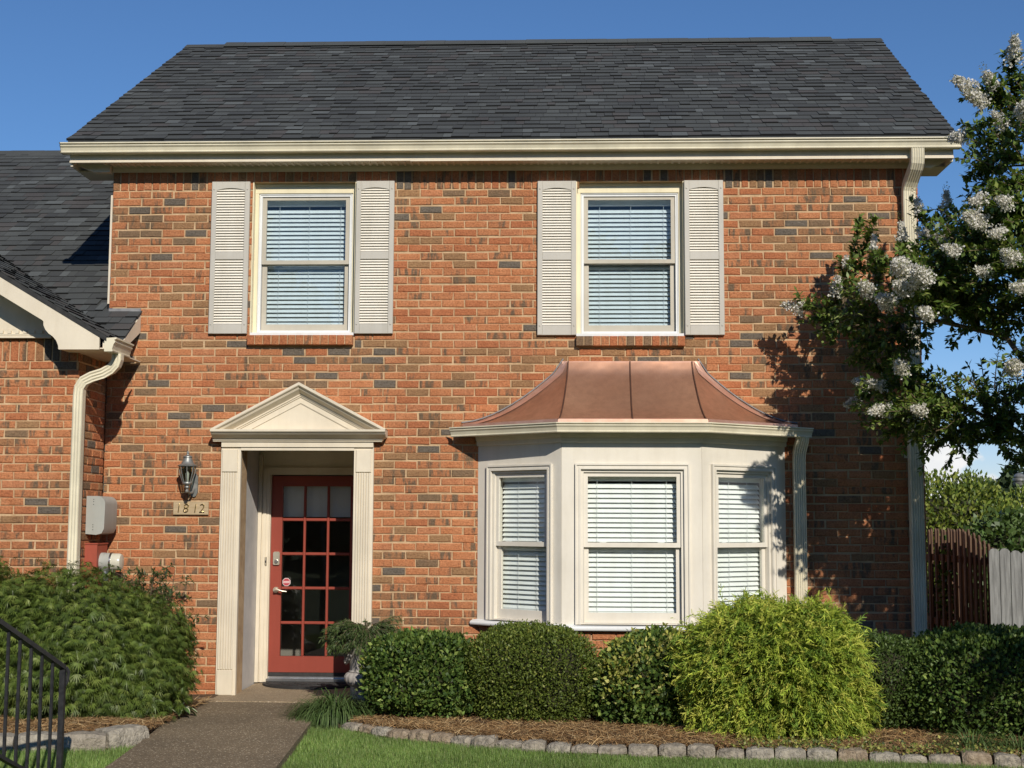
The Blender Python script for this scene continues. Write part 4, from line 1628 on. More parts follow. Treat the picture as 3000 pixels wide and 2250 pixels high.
# step flashing where the roof meets the taller wall
mb = MB()
mb.add([(HX0 - 0.005, 0.0, rz_(0) + 0.005), (HX0 - 0.005, 1.6, rz_(1.6) + 0.005), (HX0 - 0.005, 1.6, rz_(1.6) + 0.10), (HX0 - 0.005, 0.0, rz_(0) + 0.10)], [(0, 1, 2, 3)], raw=True)
mb.box(HX0, -4.06, -0.010, -0.003, rz_(0) + 0.006, rz_(0) + 0.035)
mb.build('step_flashing', M_FLASH, wing)
# raking board with scrolled foot
RK = frame_fn((0, FY + 0.02, 0), (1, 0, 0), (0, -1, 0))
low = lambda x: gz(x) - 0.205
foot = [(-4.085, gz(-4.085) - 0.045), (-4.085, 3.086), (-4.445, 3.086), (-4.452, 3.125), (-4.470, 3.165), (-4.500, 3.200), (-4.540, 3.228), (-4.570, 3.262), (-4.588, 3.300), (-4.590, 3.335), (-4.600, low(-4.60))]
mb = MB(RK)
mb.prism([(GRX, gz(GRX) - 0.045)] + foot + [(GRX, low(GRX))], 0.0, 0.022)
rk = mb.build('rake_board', M_PAINT, wing)
mb = MB(RK)
mb.prism([(GRX, gz(GRX) - 0.002), (-4.02, gz(-4.02) - 0.002), (-4.02, gz(-4.02) - 0.05), (GRX, gz(GRX) - 0.05)], -0.01, 0.028)
mb.build('drip_edge', M_DARK, wing)
mb = MB(RK)     # rake soffit
mb.prism([(GRX, low(GRX) + 0.03), (-4.58, low(-4.58) + 0.03), (-4.58, low(-4.58) + 0.016), (GRX, low(GRX) + 0.016)], -0.30, -0.001)
mb.build('rake_soffit', M_PAINT, wing)
mb = MB(WF)     # gable panel and dentil band
mb.prism([(GRX, 3.30), (-4.42, 3.30), (-4.62, gz(-4.62) - 0.21), (GRX, gz(GRX) - 0.21)], 0.0, 0.025)
mb.build('gable_panel', M_PAINT, wing)
mb = MB(WF)
mb.profile([(0.0, 3.224), (0.046, 3.224), (0.046, 3.238), (0.036, 3.242), (0.036, 3.25), (0.042, 3.252), (0.042, 3.262), (0.026, 3.264), (0.026, 3.299), (0.0, 3.299)], -6.3, -4.62)
band = mb.build('dentil_band', M_PAINT, wing)
x = -4.70
while x > -5.5:
    q = MB(WF)
    q.box(x - 0.032, x, 0.026, 0.044, 3.2645, 3.292)
    q.build('dentil', M_PAINT, band)
    x -= 0.072
# eave box, fascia, gutter on the right side of the gable
mb = MB()
mb.box(-4.46, -4.045, FY + 0.024, -0.02, 3.094, 3.104)
mb.box(-4.065, -4.04, FY + 0.03, yv(0), 3.105, 3.165)
mb.add([(-4.055, yv(0) + 0.001, 3.105), (-4.055, yv(0) + 0.001, GE - 0.02), (-4.055, -0.014, rz_(0) - 0.03), (-4.055, -0.014, rz_(0) - 0.20), (-4.08, yv(0) + 0.001, 3.105), (-4.08, yv(0) + 0.001, GE - 0.02), (-4.08, -0.014, rz_(0) - 0.03), (-4.08, -0.014, rz_(0) - 0.20)],
       [(0, 1, 2, 3), (4, 5, 6, 7), (0, 1, 5, 4), (1, 2, 6, 5), (2, 3, 7, 6), (3, 0, 4, 7)], raw=True)
mb.build('eave_box', M_PAINT, wing)
GF = frame_fn((-4.038, 0, 0), (0, 1, 0), (1, 0, 0))
mb = MB(GF)
mb.profile([(d, 3.068 + z) for d, z in KPROF], FY + 0.0, yv(0) + 0.02, cap=False)
mb.profile([(d, 3.068 + z) for d, z in KPROF[:12]] + [(0.0, 3.186)], FY - 0.006, FY)
mb.build('gutter', M_GUTTER, wing)
mb = fluted_pipe([(-3.985, -0.86, 3.07), (-3.985, -0.86, 3.02), (-4.00, -0.86, 2.975), (-4.04, -0.858, 2.935), (-4.11, -0.852, 2.90), (-4.21, -0.845, 2.87), (-4.285, -0.84, 2.83), (-4.322, -0.838, 2.77), (-4.328, -0.836, 2.70), (-4.328, -0.836, -0.05)], 0.092, 0.070, 3)
mb.build('downspout', M_GUTTER, wing)

# ------------------------------------------------------------------ wall lantern, plaque, meters
L0 = (-3.517, -0.18, 0)
lan = thing('wall_lantern', 'pewter urn-shaped coach lantern on the brick left of the door', 'lantern', (-3.495, 0, 1.82))
q = MB(FACADE)
q.prism([(-3.53, 1.86), (-3.515, 1.825), (-3.495, 1.815), (-3.475, 1.825), (-3.46, 1.86), (-3.46, 2.0), (-3.475, 2.035), (-3.515, 2.035), (-3.53, 2.0)], 0.0, 0.022)
q.build('back_plate', M_PEWTER, lan)
q = MB()
q.tube([(-3.495, -0.02, 1.90), (-3.50, -0.06, 1.855), (-3.508, -0.12, 1.850), (-3.515, -0.165, 1.872), (-3.517, -0.18, 1.895)], [0.013, 0.012, 0.012, 0.012, 0.012], 10)
q.build('arm', M_PEWTER, lan, smooth=True)
q = MB()
q.lathe((L0[0], L0[1], 0), [(0.004, 1.850), (0.016, 1.858), (0.018, 1.870), (0.010, 1.884), (0.014, 1.890), (0.024, 1.902), (0.022, 1.914), (0.014, 1.922), (0.040, 1.930), (0.046, 1.940), (0.044, 1.952), (0.03, 1.953)], 16)
q.build('base_cup', M_PEWTER, lan, smooth=True)
q = MB()
q.lathe((L0[0], L0[1], 0), [(0.038, 1.954), (0.052, 1.99), (0.064, 2.03), (0.070, 2.07), (0.072, 2.094)], 16)
q.build('glass_globe', M_GLASS_LAMP, lan, smooth=True)
q = MB()
for k in range(8):
    a = math.pi * 2 * k / 8 + 0.2
    q.tube([(L0[0] + r * math.cos(a), L0[1] + r * math.sin(a), z) for r, z in ((0.041, 1.952), (0.055, 1.99), (0.067, 2.03), (0.074, 2.07), (0.076, 2.098))], 0.0045, 6)
q.build('cage', M_PEWTER, lan, smooth=True)
q = MB()
q.lathe((L0[0], L0[1], 0), [(0.060, 2.094), (0.088, 2.098), (0.090, 2.106), (0.078, 2.112), (0.060, 2.122), (0.050, 2.145), (0.040, 2.172), (0.038, 2.178), (0.046, 2.182), (0.044, 2.190), (0.026, 2.200), (0.012, 2.207), (0.010, 2.214), (0.015, 2.222), (0.010, 2.232), (0.003, 2.244)], 16)
q.build('cap', M_PEWTER, lan, smooth=True)
q = MB()
q.tube([(L0[0], L0[1], 1.955), (L0[0], L0[1], 2.03), (L0[0], L0[1], 2.055)], [0.014, 0.018, 0.004], 10)
q.build('bulb', M_WHITE, lan, smooth=True)

pl = thing('house_number_plaque', 'small tan wooden plaque with brass numerals 1812 below the lantern', 'plaque', (-3.52, 0, 1.647))
q = MB(FACADE)
q.bbox(-3.688, -3.352, 0.0, 0.022, 1.648, 1.774, 0.004)
q.build('board', M_PLAQUE, pl)
dg = bpy.context.evaluated_depsgraph_get()
for ch, x in (('1', -3.648), ('8', -3.578), ('1', -3.490), ('2', -3.425)):
    cu_ = bpy.data.curves.new('digit', 'FONT')
    cu_.body = ch
    cu_.size = 0.118
    cu_.offset = -0.0035
    cu_.extrude = 0.0035
    cu_.bevel_depth = 0.0015
    cu_.shear = 0.12
    tmp = bpy.data.objects.new('digit', cu_)
    COL.objects.link(tmp)
    bpy.context.view_layer.update()
    me = bpy.data.meshes.new_from_object(tmp.evaluated_get(bpy.context.evaluated_depsgraph_get()))
    bpy.data.objects.remove(tmp)
    me.transform(Matrix.Translation((x - 0.018, -0.030, 1.672)) @ Matrix.Rotation(math.pi / 2, 4, 'X'))
    me.transform(Matrix.Translation(-BASE[pl.name]))
    me.materials.clear()
    me.materials.append(M_BRASS)
    d = bpy.data.objects.new('digit', me)
    COL.objects.link(d)
    d.parent = pl
    BASE[d.name] = BASE[pl.name]

mt = thing('cable_box', 'pale grey plastic utility box in the brick corner behind the left downspout', 'utility box', (HX0, -0.26, 1.46))
q = MB()
n = 8
prof = [(HX0 + 0.002, 1.815), (HX0 + 0.10, 1.815)] + [(HX0 + 0.10 + 0.075 * math.sin(a * math.pi / 2 / n), 1.74 + 0.075 * math.cos(a * math.pi / 2 / n)) for a in range(1, n + 1)] + [(HX0 + 0.172, 1.52), (HX0 + 0.15, 1.475), (HX0 + 0.10, 1.462), (HX0 + 0.002, 1.47)]
q.prism(prof, 0, 1)
q.v = [(x, -0.44 if y < 0.5 else -0.10, z) for x, y, z in q.v]
q.build('cover', M_GREY, mt, smooth=True)
q = MB()
for z in (1.78, 1.76, 1.735, 1.55, 1.53, 1.505):
    q.box(HX0 + 0.065, HX0 + 0.073, -0.4425, -0.4405, z, z + 0.006)
q.build('vent_holes', M_DARK, mt)
mt = thing('electric_meter', 'round electric meter on a red-painted metal box in the brick corner', 'electric meter', (HX0, -0.3, 0.8))
q = MB()
q.box(HX0 + 0.002, HX0 + 0.115, -0.44, -0.16, 0.75, 1.375)
q.box(HX0 + 0.002, HX0 + 0.122, -0.447, -0.153, 1.375, 1.386)
q.build('meter_box', M_REDBOX, mt)
mz, my = 1.213, -0.31
q = MB()
q.tube([(HX0 + 0.116, my, mz), (HX0 + 0.150, my, mz)], 0.086, 24)
q.tube([(HX0 + 0.150, my, mz), (HX0 + 0.205, my, mz)], 0.083, 24)
q.build('meter_ring', M_GREY, mt, smooth=True)
q = MB()
q.tube([(HX0 + 0.205, my, mz), (HX0 + 0.222, my, mz)], 0.088, 24)
q.build('clamp_band', M_STEEL, mt, smooth=True)
q = MB()
q.tube([(HX0 + 0.222, my, mz), (HX0 + 0.285, my, mz), (HX0 + 0.303, my, mz), (HX0 + 0.310, my, mz)], [0.080, 0.078, 0.070, 0.03], 24)
q.build('meter_dome', mat_paint('meter_dome', (0.56, 0.54, 0.44), 0.04, 0.2), mt, smooth=True)
q = MB()
q.tube([(HX0 + 0.16, my - 0.03, 1.13), (HX0 + 0.16, my - 0.03, 0.99)], [0.045, 0.05], 12)
q.tube([(HX0 + 0.16, my - 0.03, 0.99), (HX0 + 0.16, my - 0.03, 0.0)], 0.022, 10)
q.build('conduit', M_STEEL, mt, smooth=True)

# ------------------------------------------------------------------ door mat, urn
matt = thing('door_mat', 'black half-round rubber mat in front of the red door', 'door mat', (-2.5, 0.6, 0.0))
q = MB()
pts = [(-2.99, 0.875)] + [(-2.49 - 0.50 * math.cos(math.pi * i / 24), 0.875 - 0.46 * math.sin(math.pi * i / 24)) for i in range(25)] + [(-1.99, 0.875)]
q.prism(pts[1:-1], 0, 1)
q.v = [(x, z, -0.0115 if y < 0.5 else 0.006) for x, y, z in q.v]
mbase = q.build('mat_base', M_DARK, matt)
q = MB()
for r in (0.42, 0.30, 0.18):
    q.tube([(-2.49 - r * math.cos(math.pi * i / 20) * 1.08, 0.86 - r * math.sin(math.pi * i / 20) * 0.98, 0.007) for i in range(21)], 0.007, 6)
for k in range(1, 8):
    a = math.pi * k / 8
    q.tube([(-2.49 - 0.18 * math.cos(a), 0.86 - 0.18 * math.sin(a), 0.007), (-2.49 - 0.43 * math.cos(a + 0.1), 0.86 - 0.40 * math.sin(a + 0.1), 0.007)], 0.006, 6)
q.build('scroll_pattern', M_DARK, matt)

UX, UY = -1.775, -0.60
urn = thing('garden_urn', 'weathered grey concrete pedestal urn beside the doorway', 'urn', (UX, UY, -0.012))
q = MB()
q.box(UX - 0.13, UX + 0.13, UY - 0.13, UY + 0.13, -0.02, 0.035)
q.build('plinth', M_CONC, urn)
q = MB()
q.lathe((UX, UY, 0), [(0.115, 0.036), (0.118, 0.05), (0.085, 0.075), (0.066, 0.105), (0.068, 0.125), (0.09, 0.142)], 28)
q.build('foot', M_CONC, urn, smooth=True)
q = MB()
q.lathe((UX, UY, 0), [(0.085, 0.140), (0.135, 0.165), (0.162, 0.20), (0.165, 0.235), (0.148, 0.262), (0.128, 0.272)], 72, flute=0.055, nf=18)
q.build('gadrooned_bowl', M_CONC, urn, smooth=True)
q = MB()
q.lathe((UX, UY, 0), [(0.126, 0.268), (0.134, 0.280), (0.122, 0.292), (0.126, 0.34), (0.142, 0.41), (0.160, 0.47), (0.176, 0.51), (0.190, 0.522), (0.196, 0.534), (0.192, 0.548), (0.170, 0.549), (0.15, 0.50)], 32)
body = q.build('body', M_CONC, urn, smooth=True)
q = MB()      # relief garlands
for k in range(3):
    a0 = math.pi * 2 * k / 3 + 3.4
    pts = []
    for i in range(9):
        s = i / 8
        a = a0 + (s - 0.5) * 1.7
        z = 0.475 - 0.115 * math.sin(s * math.pi) + random.uniform(-0.004, 0.004)
        r = 0.135 + (z - 0.34) * 0.24 + 0.016
        pts.append((UX + r * math.cos(a), UY + r * math.sin(a), z))
    q.tube(pts, [0.010, 0.014, 0.018, 0.021, 0.023, 0.021, 0.018, 0.014, 0.010], 8)
    for p in pts[1:-1]:
        for _ in range(3):
            c = Vector(p) + Vector((random.uniform(-.012, .012), random.uniform(-.012, .012), random.uniform(-.012, .012)))
            q.tube([c + Vector((0, 0, -0.012)), c, c + Vector((0, 0, 0.012))], [0.004, 0.013, 0.004], 6)
q.build('garland_relief', M_CONC, urn, smooth=True)
q = MB()
q.lathe((UX, UY, 0), [(0.150, 0.505), (0.165, 0.522), (0.05, 0.530)], 20)
q.build('soil', M_SOIL, urn)

# ------------------------------------------------------------------ stone edgings
M_STONE = [mat_two('edging_stone_%s' % n, a, b, 22, 0.92, 50, 1.0, 0.022) for n, a, b in (
    ('grey', (0.19, 0.165, 0.13), (0.36, 0.315, 0.245)), ('brown', (0.20, 0.15, 0.10), (0.36, 0.285, 0.20)), ('pale', (0.23, 0.205, 0.165), (0.40, 0.36, 0.285)))]


def edging_stone(parent, p, t, L, W, H, z0, m):
    """block with a broken, chamfered face; p = middle of its front foot, t = direction along the row"""
    t = Vector((t[0], t[1])).normalized()
    n = Vector((t.y, -t.x))
    v, f = [], []
    nx, prof = 5, [(0.0, 0.0), (0.004, 0.45), (-0.004, 0.84), (-0.026, 1.0), (-W * 0.55, 1.02), (-W, 0.98), (-W, 0.0)]
    for i in range(nx + 1):
        s = -L / 2 + L * i / nx
        edge = 0.016 if i in (0, nx) else 0.0
        for d, h in prof:
            j = random.uniform(-0.009, 0.009)
            dd = d - edge + j
            hh = h * H - (0.010 if edge and h > 0.7 else 0) + random.uniform(-0.005, 0.005) * (h > 0)
            taper = 1.0 - (0.16 * (-d / W) if d < 0 else 0)
            q_ = Vector(p) + t * (s * taper) + n * dd
            v.append((q_.x, q_.y, z0 + hh))
    k = len(prof)
    for i in range(nx):
        for j in range(k - 1):
            f.append((i * k + j, i * k + j + 1, (i + 1) * k + j + 1, (i + 1) * k + j))
    f.append(tuple(range(k)))
    f.append(tuple(nx * k + j for j in range(k)))
    mb = MB()
    mb.add(v, f, raw=True)
    return mb.build('stone', M_STONE[m], parent)


def row_of_stones(root, path, first, L, W, H, z0):
    P = [Vector(p) for p in path]
    acc = [0]
    for a, b in zip(P, P[1:]): acc.append(acc[-1] + (b - a).length)

    def at(s):
        for i in range(len(P) - 1):
            if s <= acc[i + 1] or i == len(P) - 2:
                tt = (s - acc[i]) / (acc[i + 1] - acc[i])
                return P[i].lerp(P[i + 1], tt), (P[i + 1] - P[i])
    s = first
    while s < acc[-1]:
        l = L * random.uniform(0.88, 1.1)
        p, t = at(s + l / 2)
        a = math.atan2(t.y, t.x) + random.uniform(-0.06, 0.06)
        edging_stone(root, (p.x, p.y + random.uniform(-0.012, 0.012)), (math.cos(a), math.sin(a)), l - 0.010, W, H * random.uniform(0.88, 1.08), z0 + random.uniform(-0.012, 0.008), random.choice([0, 0, 1, 2]))
        s += l


er = thing('stone_edging', 'curved row of grey-brown edging stones between the lawn and the hedge bed', 'stone edging', (0.5, -2.8, -0.07))
row_of_stones(er, STONE_R, 0.0, 0.205, 0.17, 0.092, -0.085)
el = thing('stone_edging', 'short row of grey edging stones below the feathery maple at the left', 'stone edging', (-4.0, -2.9, -0.07))
row_of_stones(el, [(-5.6, -3.05), (-4.5, -3.0), (-4.04, -2.97), (-3.32, -2.86)], 0.02, 0.33, 0.20, 0.15, -0.09)
edging_stone(el, (-3.195, -2.655), (0.55, 0.83), 0.36, 0.20, 0.165, -0.09, 2)

# ------------------------------------------------------------------ hand railing
rail = thing('hand_railing', 'black iron stair railing with square balusters beside the path', 'railing', (-3.3, -3.9, -0.07))
ra, rb = Vector((-3.268, -3.88, 0.640)), Vector((-3.63, -5.70, 1.515))
q = MB()
q.tube([ra, rb], 0.02, sq=(0.042, 0.030))
q.build('handrail', M_BLACK, rail)
dv = Vector((0, 0, -0.835))
q = MB()
q.tube([ra + dv + Vector((0, 0, 0.06)), rb + dv + Vector((0, 0, 0.06))], 0.02, sq=(0.034, 0.022))
q.build('bottom_rail', M_BLACK, rail)
for p, zb in ((ra, -0.1), (rb, -0.1)):
    q = MB()
    q.tube([(p.x, p.y, zb), (p.x, p.y, p.z - 0.014)], 0.02, sq=(0.034, 0.034))
    q.build('post', M_BLACK, rail)
for k in range(1, 15):
    p = ra.lerp(rb, k / 15)
    q = MB()
    q.tube([(p.x, p.y, p.z - 0.775), (p.x, p.y, p.z - 0.013)], 0.02, sq=(0.017, 0.017))
    q.build('baluster', M_BLACK, rail)
q = MB()      # short scroll foot on the last post
q.tube([ra + Vector((0.012, 0.02, 0.0)), ra + Vector((0.026, 0.03, -0.03)), ra + Vector((0.022, 0.03, -0.09)), ra + Vector((0.004, 0.02, -0.14))], [0.012, 0.012, 0.010, 0.006], 8)
q.build('end_scroll', M_BLACK, rail, smooth=True)

# ------------------------------------------------------------------ fences and lamp behind the house
M_WOODG = mat_two('weathered_wood', (0.13, 0.13, 0.125), (0.25, 0.25, 0.24), 6, 0.9, 30, 0.5, 0.006, stretch=(6, 6, 0.5))
M_WOODB = mat_two('brown_wood', (0.085, 0.050, 0.032), (0.150, 0.090, 0.058), 6, 0.9, 30, 0.5, 0.006, stretch=(6, 6, 0.5))


def picket(mb, u0, u1, d0, d1, z0, z1):
    w = u1 - u0
    mb.prism([(u0, z0), (u1, z0), (u1, z1 - 0.035), (u1 - w * 0.22, z1 - 0.008), (u0 + w * 0.5, z1), (u0 + w * 0.22, z1 - 0.008), (u0, z1 - 0.035)], d0, d1)


FA = Vector((4.86, 3.2))
fg = thing('wooden_fence', 'weathered grey dog-eared picket fence behind the right-hand hedge', 'fence', (5.2, 3.2, -0.07))
fr = frame_fn((FA.x, FA.y, 0), (1, 0.06, 0), (0.06, -1, 0))
for i in range(16):
    q = MB(fr)
    picket(q, i * 0.125, i * 0.125 + 0.119 + random.uniform(-0.003, 0.001), 0.0 + random.uniform(-0.004, 0.004), 0.019, -0.1, 1.315 - i * 0.011 + random.uniform(-0.015, 0.015))
    q.build('picket', M_WOODG, fg)
for z in (0.35, 1.05):
    q = MB(fr)
    q.box(0.0, 2.0, -0.05, -0.006, z, z + 0.085)
    q.build('rail', M_WOODG, fg)
fb = thing('wooden_fence', 'dark brown shadow-board fence section with arched top beside the house corner', 'fence', (4.7, 4.5, -0.07))
p0, p1 = Vector((4.845, 3.24)), Vector((4.56, 6.9))
nP = 34
for i in range(nP):
    s = i / (nP - 1)
    s2 = s ** 1.15
    p = p0.lerp(p1, s2) + Vector((0.10 * math.sin(s2 * math.pi), 0))
    z1 = 1.33 + 0.22 * min(1, s * 3.2) - 0.04 * s + random.uniform(-0.012, 0.012)
    off = 0.0 if i % 2 else 0.075
    q = MB()
    w = 0.09
    fr2 = frame_fn((p.x + off, p.y, 0), (0.05 + random.uniform(-.03, .03), 1, 0), (-1, 0.05, 0))
    q.fr = fr2
    picket(q, -w / 2, w / 2, -0.010, 0.010, -0.1, z1)
    q.build('picket', M_WOODB, fb)
for z in (0.30, 1.12):
    q = MB()
    pts = []
    for i in range(9):
        s = i / 8
        p = p0.lerp(p1, s) + Vector((0.10 * math.sin(s * math.pi) + 0.037, 0))
        pts.append((p.x, p.y, z + 0.04))
    q.tube(pts, 0.02, sq=(0.040, 0.085))
    q.build('rail', M_WOODB, fb)
lp = thing('lamp_post', 'distant lamp post with a ringed white cap above the far shrubs', 'lamp post', (7.27, 9.4, -0.07))
q = MB()
q.tube([(7.27, 9.4, -0.07), (7.27, 9.4, 2.20)], 0.04, 10)
q.build('post', M_GREY, lp)
q = MB()
q.lathe((7.27, 9.4, 0.07), [(0.05, 2.12), (0.09, 2.14), (0.10, 2.18), (0.075, 2.19), (0.105, 2.215), (0.105, 2.245), (0.08, 2.255), (0.09, 2.28), (0.06, 2.32), (0.015, 2.34)], 18)
q.build('lamp_head', M_PEWTER, lp, smooth=True)

# ------------------------------------------------------------------ vegetation helpers
def unit(a):
    a = np.asarray(a, dtype=np.float64)
    return a / np.maximum(1e-9, np.linalg.norm(a, axis=-1, keepdims=True))


def rdir(n):
    return unit(rng.normal(size=(n, 3)))


def leaf_quads(P, D, N, L, W, fold=0.14, mid=0.45, droop=0.0):
    D = unit(D)
    S = unit(np.cross(D, N))
    N2 = np.cross(S, D)
    L = np.broadcast_to(np.asarray(L, dtype=float), (len(P),))[:, None]
    W = np.broadcast_to(np.asarray(W, dtype=float), (len(P),))[:, None]
    tip = P + D * L
    tip[:, 2] -= (droop * L)[:, 0]
    a = P + D * L * mid + S * W / 2 + N2 * W * fold
    b = P + D * L * mid - S * W / 2 + N2 * W * fold
    return np.stack([P, a, tip, b], axis=1)


def mixcol(n, cols, w=None, jit=0.18):
    cols = np.asarray(cols, dtype=float)
    idx = rng.choice(len(cols), size=n, p=None if w is None else np.asarray(w) / np.sum(w))
    c = cols[idx] * (1 + rng.normal(0, jit, size=(n, 1)))
    return np.clip(c, 0.004, 1)


def lumps(d, seed, amp):
    r = np.random.default_rng(seed)
    out = np.zeros(len(d))
    for k, f in ((0, 2.3), (1, 4.1), (2, 7.5), (3, 13.0), (3.4, 24.0), (3.8, 43.0)):
        for _ in range(3):
            v = r.normal(size=3); v /= np.linalg.norm(v)
            out += np.sin(d @ v * f + r.uniform(0, 6.28)) / (k + 1.2)
    return out * amp / 3


def shell(n, c, rad, e, seed, amp=0.06, depth=0.22, zmin=-0.04):
    """points near the surface of a lumpy super-ellipsoid, with outward normals"""
    c, rad = np.asarray(c, float), np.asarray(rad, float)
    d = rdir(int(n * 1.6))
    r = (np.sum(np.abs(d / rad) ** e, axis=1)) ** (-1 / e)
    r *= 1 + lumps(d, seed, amp)
    s = 1 - np.abs(rng.normal(0, depth, size=len(d))) + rng.normal(0, 0.03, size=len(d))
    p = c + d * (r * np.clip(s, 0.25, 1.10))[:, None]
    k = p[:, 2] > zmin
    # prefer equal area: thin out near the axis where the shape is squashed
    p, d = p[k][:n], d[k][:n]
    nrm = unit(np.sign(p - c) * np.abs((p - c) / rad) ** (e - 1) / rad)
    return p, nrm


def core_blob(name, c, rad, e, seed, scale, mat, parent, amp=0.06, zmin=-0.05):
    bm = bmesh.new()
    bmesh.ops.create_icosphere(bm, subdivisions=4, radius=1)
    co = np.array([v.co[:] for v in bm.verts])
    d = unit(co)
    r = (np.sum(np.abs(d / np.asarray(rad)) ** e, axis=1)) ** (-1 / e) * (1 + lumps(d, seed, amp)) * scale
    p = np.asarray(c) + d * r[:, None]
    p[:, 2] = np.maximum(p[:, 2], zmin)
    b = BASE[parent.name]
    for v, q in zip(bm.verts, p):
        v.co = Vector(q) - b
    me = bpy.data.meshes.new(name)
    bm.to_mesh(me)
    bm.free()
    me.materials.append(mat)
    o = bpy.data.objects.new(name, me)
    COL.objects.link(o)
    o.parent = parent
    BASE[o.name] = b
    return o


M_INNER = mat_two('twigs_and_shade', (0.030, 0.034, 0.014), (0.050, 0.046, 0.022), 30, 0.95, 60, 0.9, 0.03)  # dark core colour stands for inner twigs and the shade among the leaves


def bush(name, label, cat, c, rad, e, n, L, W, cols, w, seed, mat=M_LEAF, amp=0.06, depth=0.12, group=None, up=0.35, patch=None, outward=0.55, flat=0.42, zmin=-0.03, core=0.74):
    t = thing(name, label, cat, (c[0], c[1], -0.06), group)
    p, nrm = shell(n, c, rad, e, seed, amp, depth, zmin)
    m = len(p)
    D = unit(nrm * outward + rdir(m) * 0.75 + np.array([0, 0, up]))
    N = unit(nrm * flat + rdir(m) * 0.65 + np.array([0, 0, 0.25]))
    V = leaf_quads(p, D, N, L * rng.uniform(0.7, 1.25, m), W * rng.uniform(0.75, 1.2, m), 0.12)
    C = mixcol(m, cols, w)
    if patch is not None:
        pc, thr = patch
        f = lumps(p * 1.0, seed + 50, 1.0) + rng.normal(0, 0.12, m)
        k = f > thr
        C[k] = mixcol(int(k.sum()), pc)
    np_obj('foliage', V, mat, t, C)
    core_blob('twig_shade_core', c, rad, e, seed, core, M_INNER, t, amp)
    q = MB()
    for k in range(4):
        a = k * 1.7 + seed
        q.tube([(c[0] + 0.03 * math.cos(a), c[1] + 0.03 * math.sin(a), -0.08), (c[0] + 0.12 * rad[0] * math.cos(a), c[1] + 0.12 * math.sin(a), c[2] * 0.5), (c[0] + 0.4 * rad[0] * math.cos(a), c[1] + 0.4 * rad[1] * math.sin(a), c[2] + rad[2] * 0.4)], [0.016, 0.012, 0.006], 6)
    q.build('stem', M_TWIG, t)
    return t


G_DARK = [(0.045, 0.085, 0.018), (0.075, 0.128, 0.026), (0.120, 0.185, 0.036), (0.21, 0.27, 0.065)]
VARIEG = [(0.36, 0.36, 0.075), (0.26, 0.30, 0.060), (0.46, 0.44, 0.14)]
HG = 'clipped shrubs along the front bed'
bush('euonymus_shrub', 'clipped glossy green shrub with yellow-edged sprigs, next to the urn', 'shrub', (-1.175, -1.18, 0.315), (0.455, 0.42, 0.385), 2.7, 16000, 0.043, 0.027, G_DARK, [3, 4, 3, 2], 3, M_LEAF_GLOSS, 0.18, 0.14, HG, patch=(VARIEG, 0.70))
bush('boxwood_shrub', 'clipped dark small-leaved shrub below the left half of the bay', 'shrub', (-0.290, -1.30, 0.330), (0.515, 0.46, 0.385), 3.1, 36000, 0.026, 0.0145, [(0.065, 0.095, 0.016), (0.105, 0.145, 0.025), (0.150, 0.195, 0.035), (0.23, 0.25, 0.055)], [3, 4, 3, 1], 5, M_LEAF_GLOSS, 0.12, 0.12, HG, patch=([(0.16, 0.17, 0.045), (0.12, 0.14, 0.035)], 1.15))
bush('euonymus_shrub', 'clipped yellow-variegated shrub touching the golden conifer', 'shrub', (0.66, -1.44, 0.310), (0.435, 0.46, 0.395), 2.6, 16000, 0.044, 0.028, G_DARK, [3, 4, 3, 2], 9, M_LEAF_GLOSS, 0.19, 0.15, HG, patch=(VARIEG, 0.40))
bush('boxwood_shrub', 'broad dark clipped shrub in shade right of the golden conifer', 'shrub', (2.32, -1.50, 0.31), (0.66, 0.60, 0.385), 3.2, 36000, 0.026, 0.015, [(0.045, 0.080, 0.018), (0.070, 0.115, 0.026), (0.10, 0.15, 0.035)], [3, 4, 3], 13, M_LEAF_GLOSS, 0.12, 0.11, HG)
bush('holly_shrub', 'deeply shaded dark hedge shrub at the right edge below the picket fence', 'shrub', (3.42, -1.72, 0.33), (0.78, 0.70, 0.44), 3.0, 26000, 0.040, 0.024, G_DARK, [4, 4, 2, 1], 17, M_LEAF_GLOSS, 0.14, 0.13, HG)

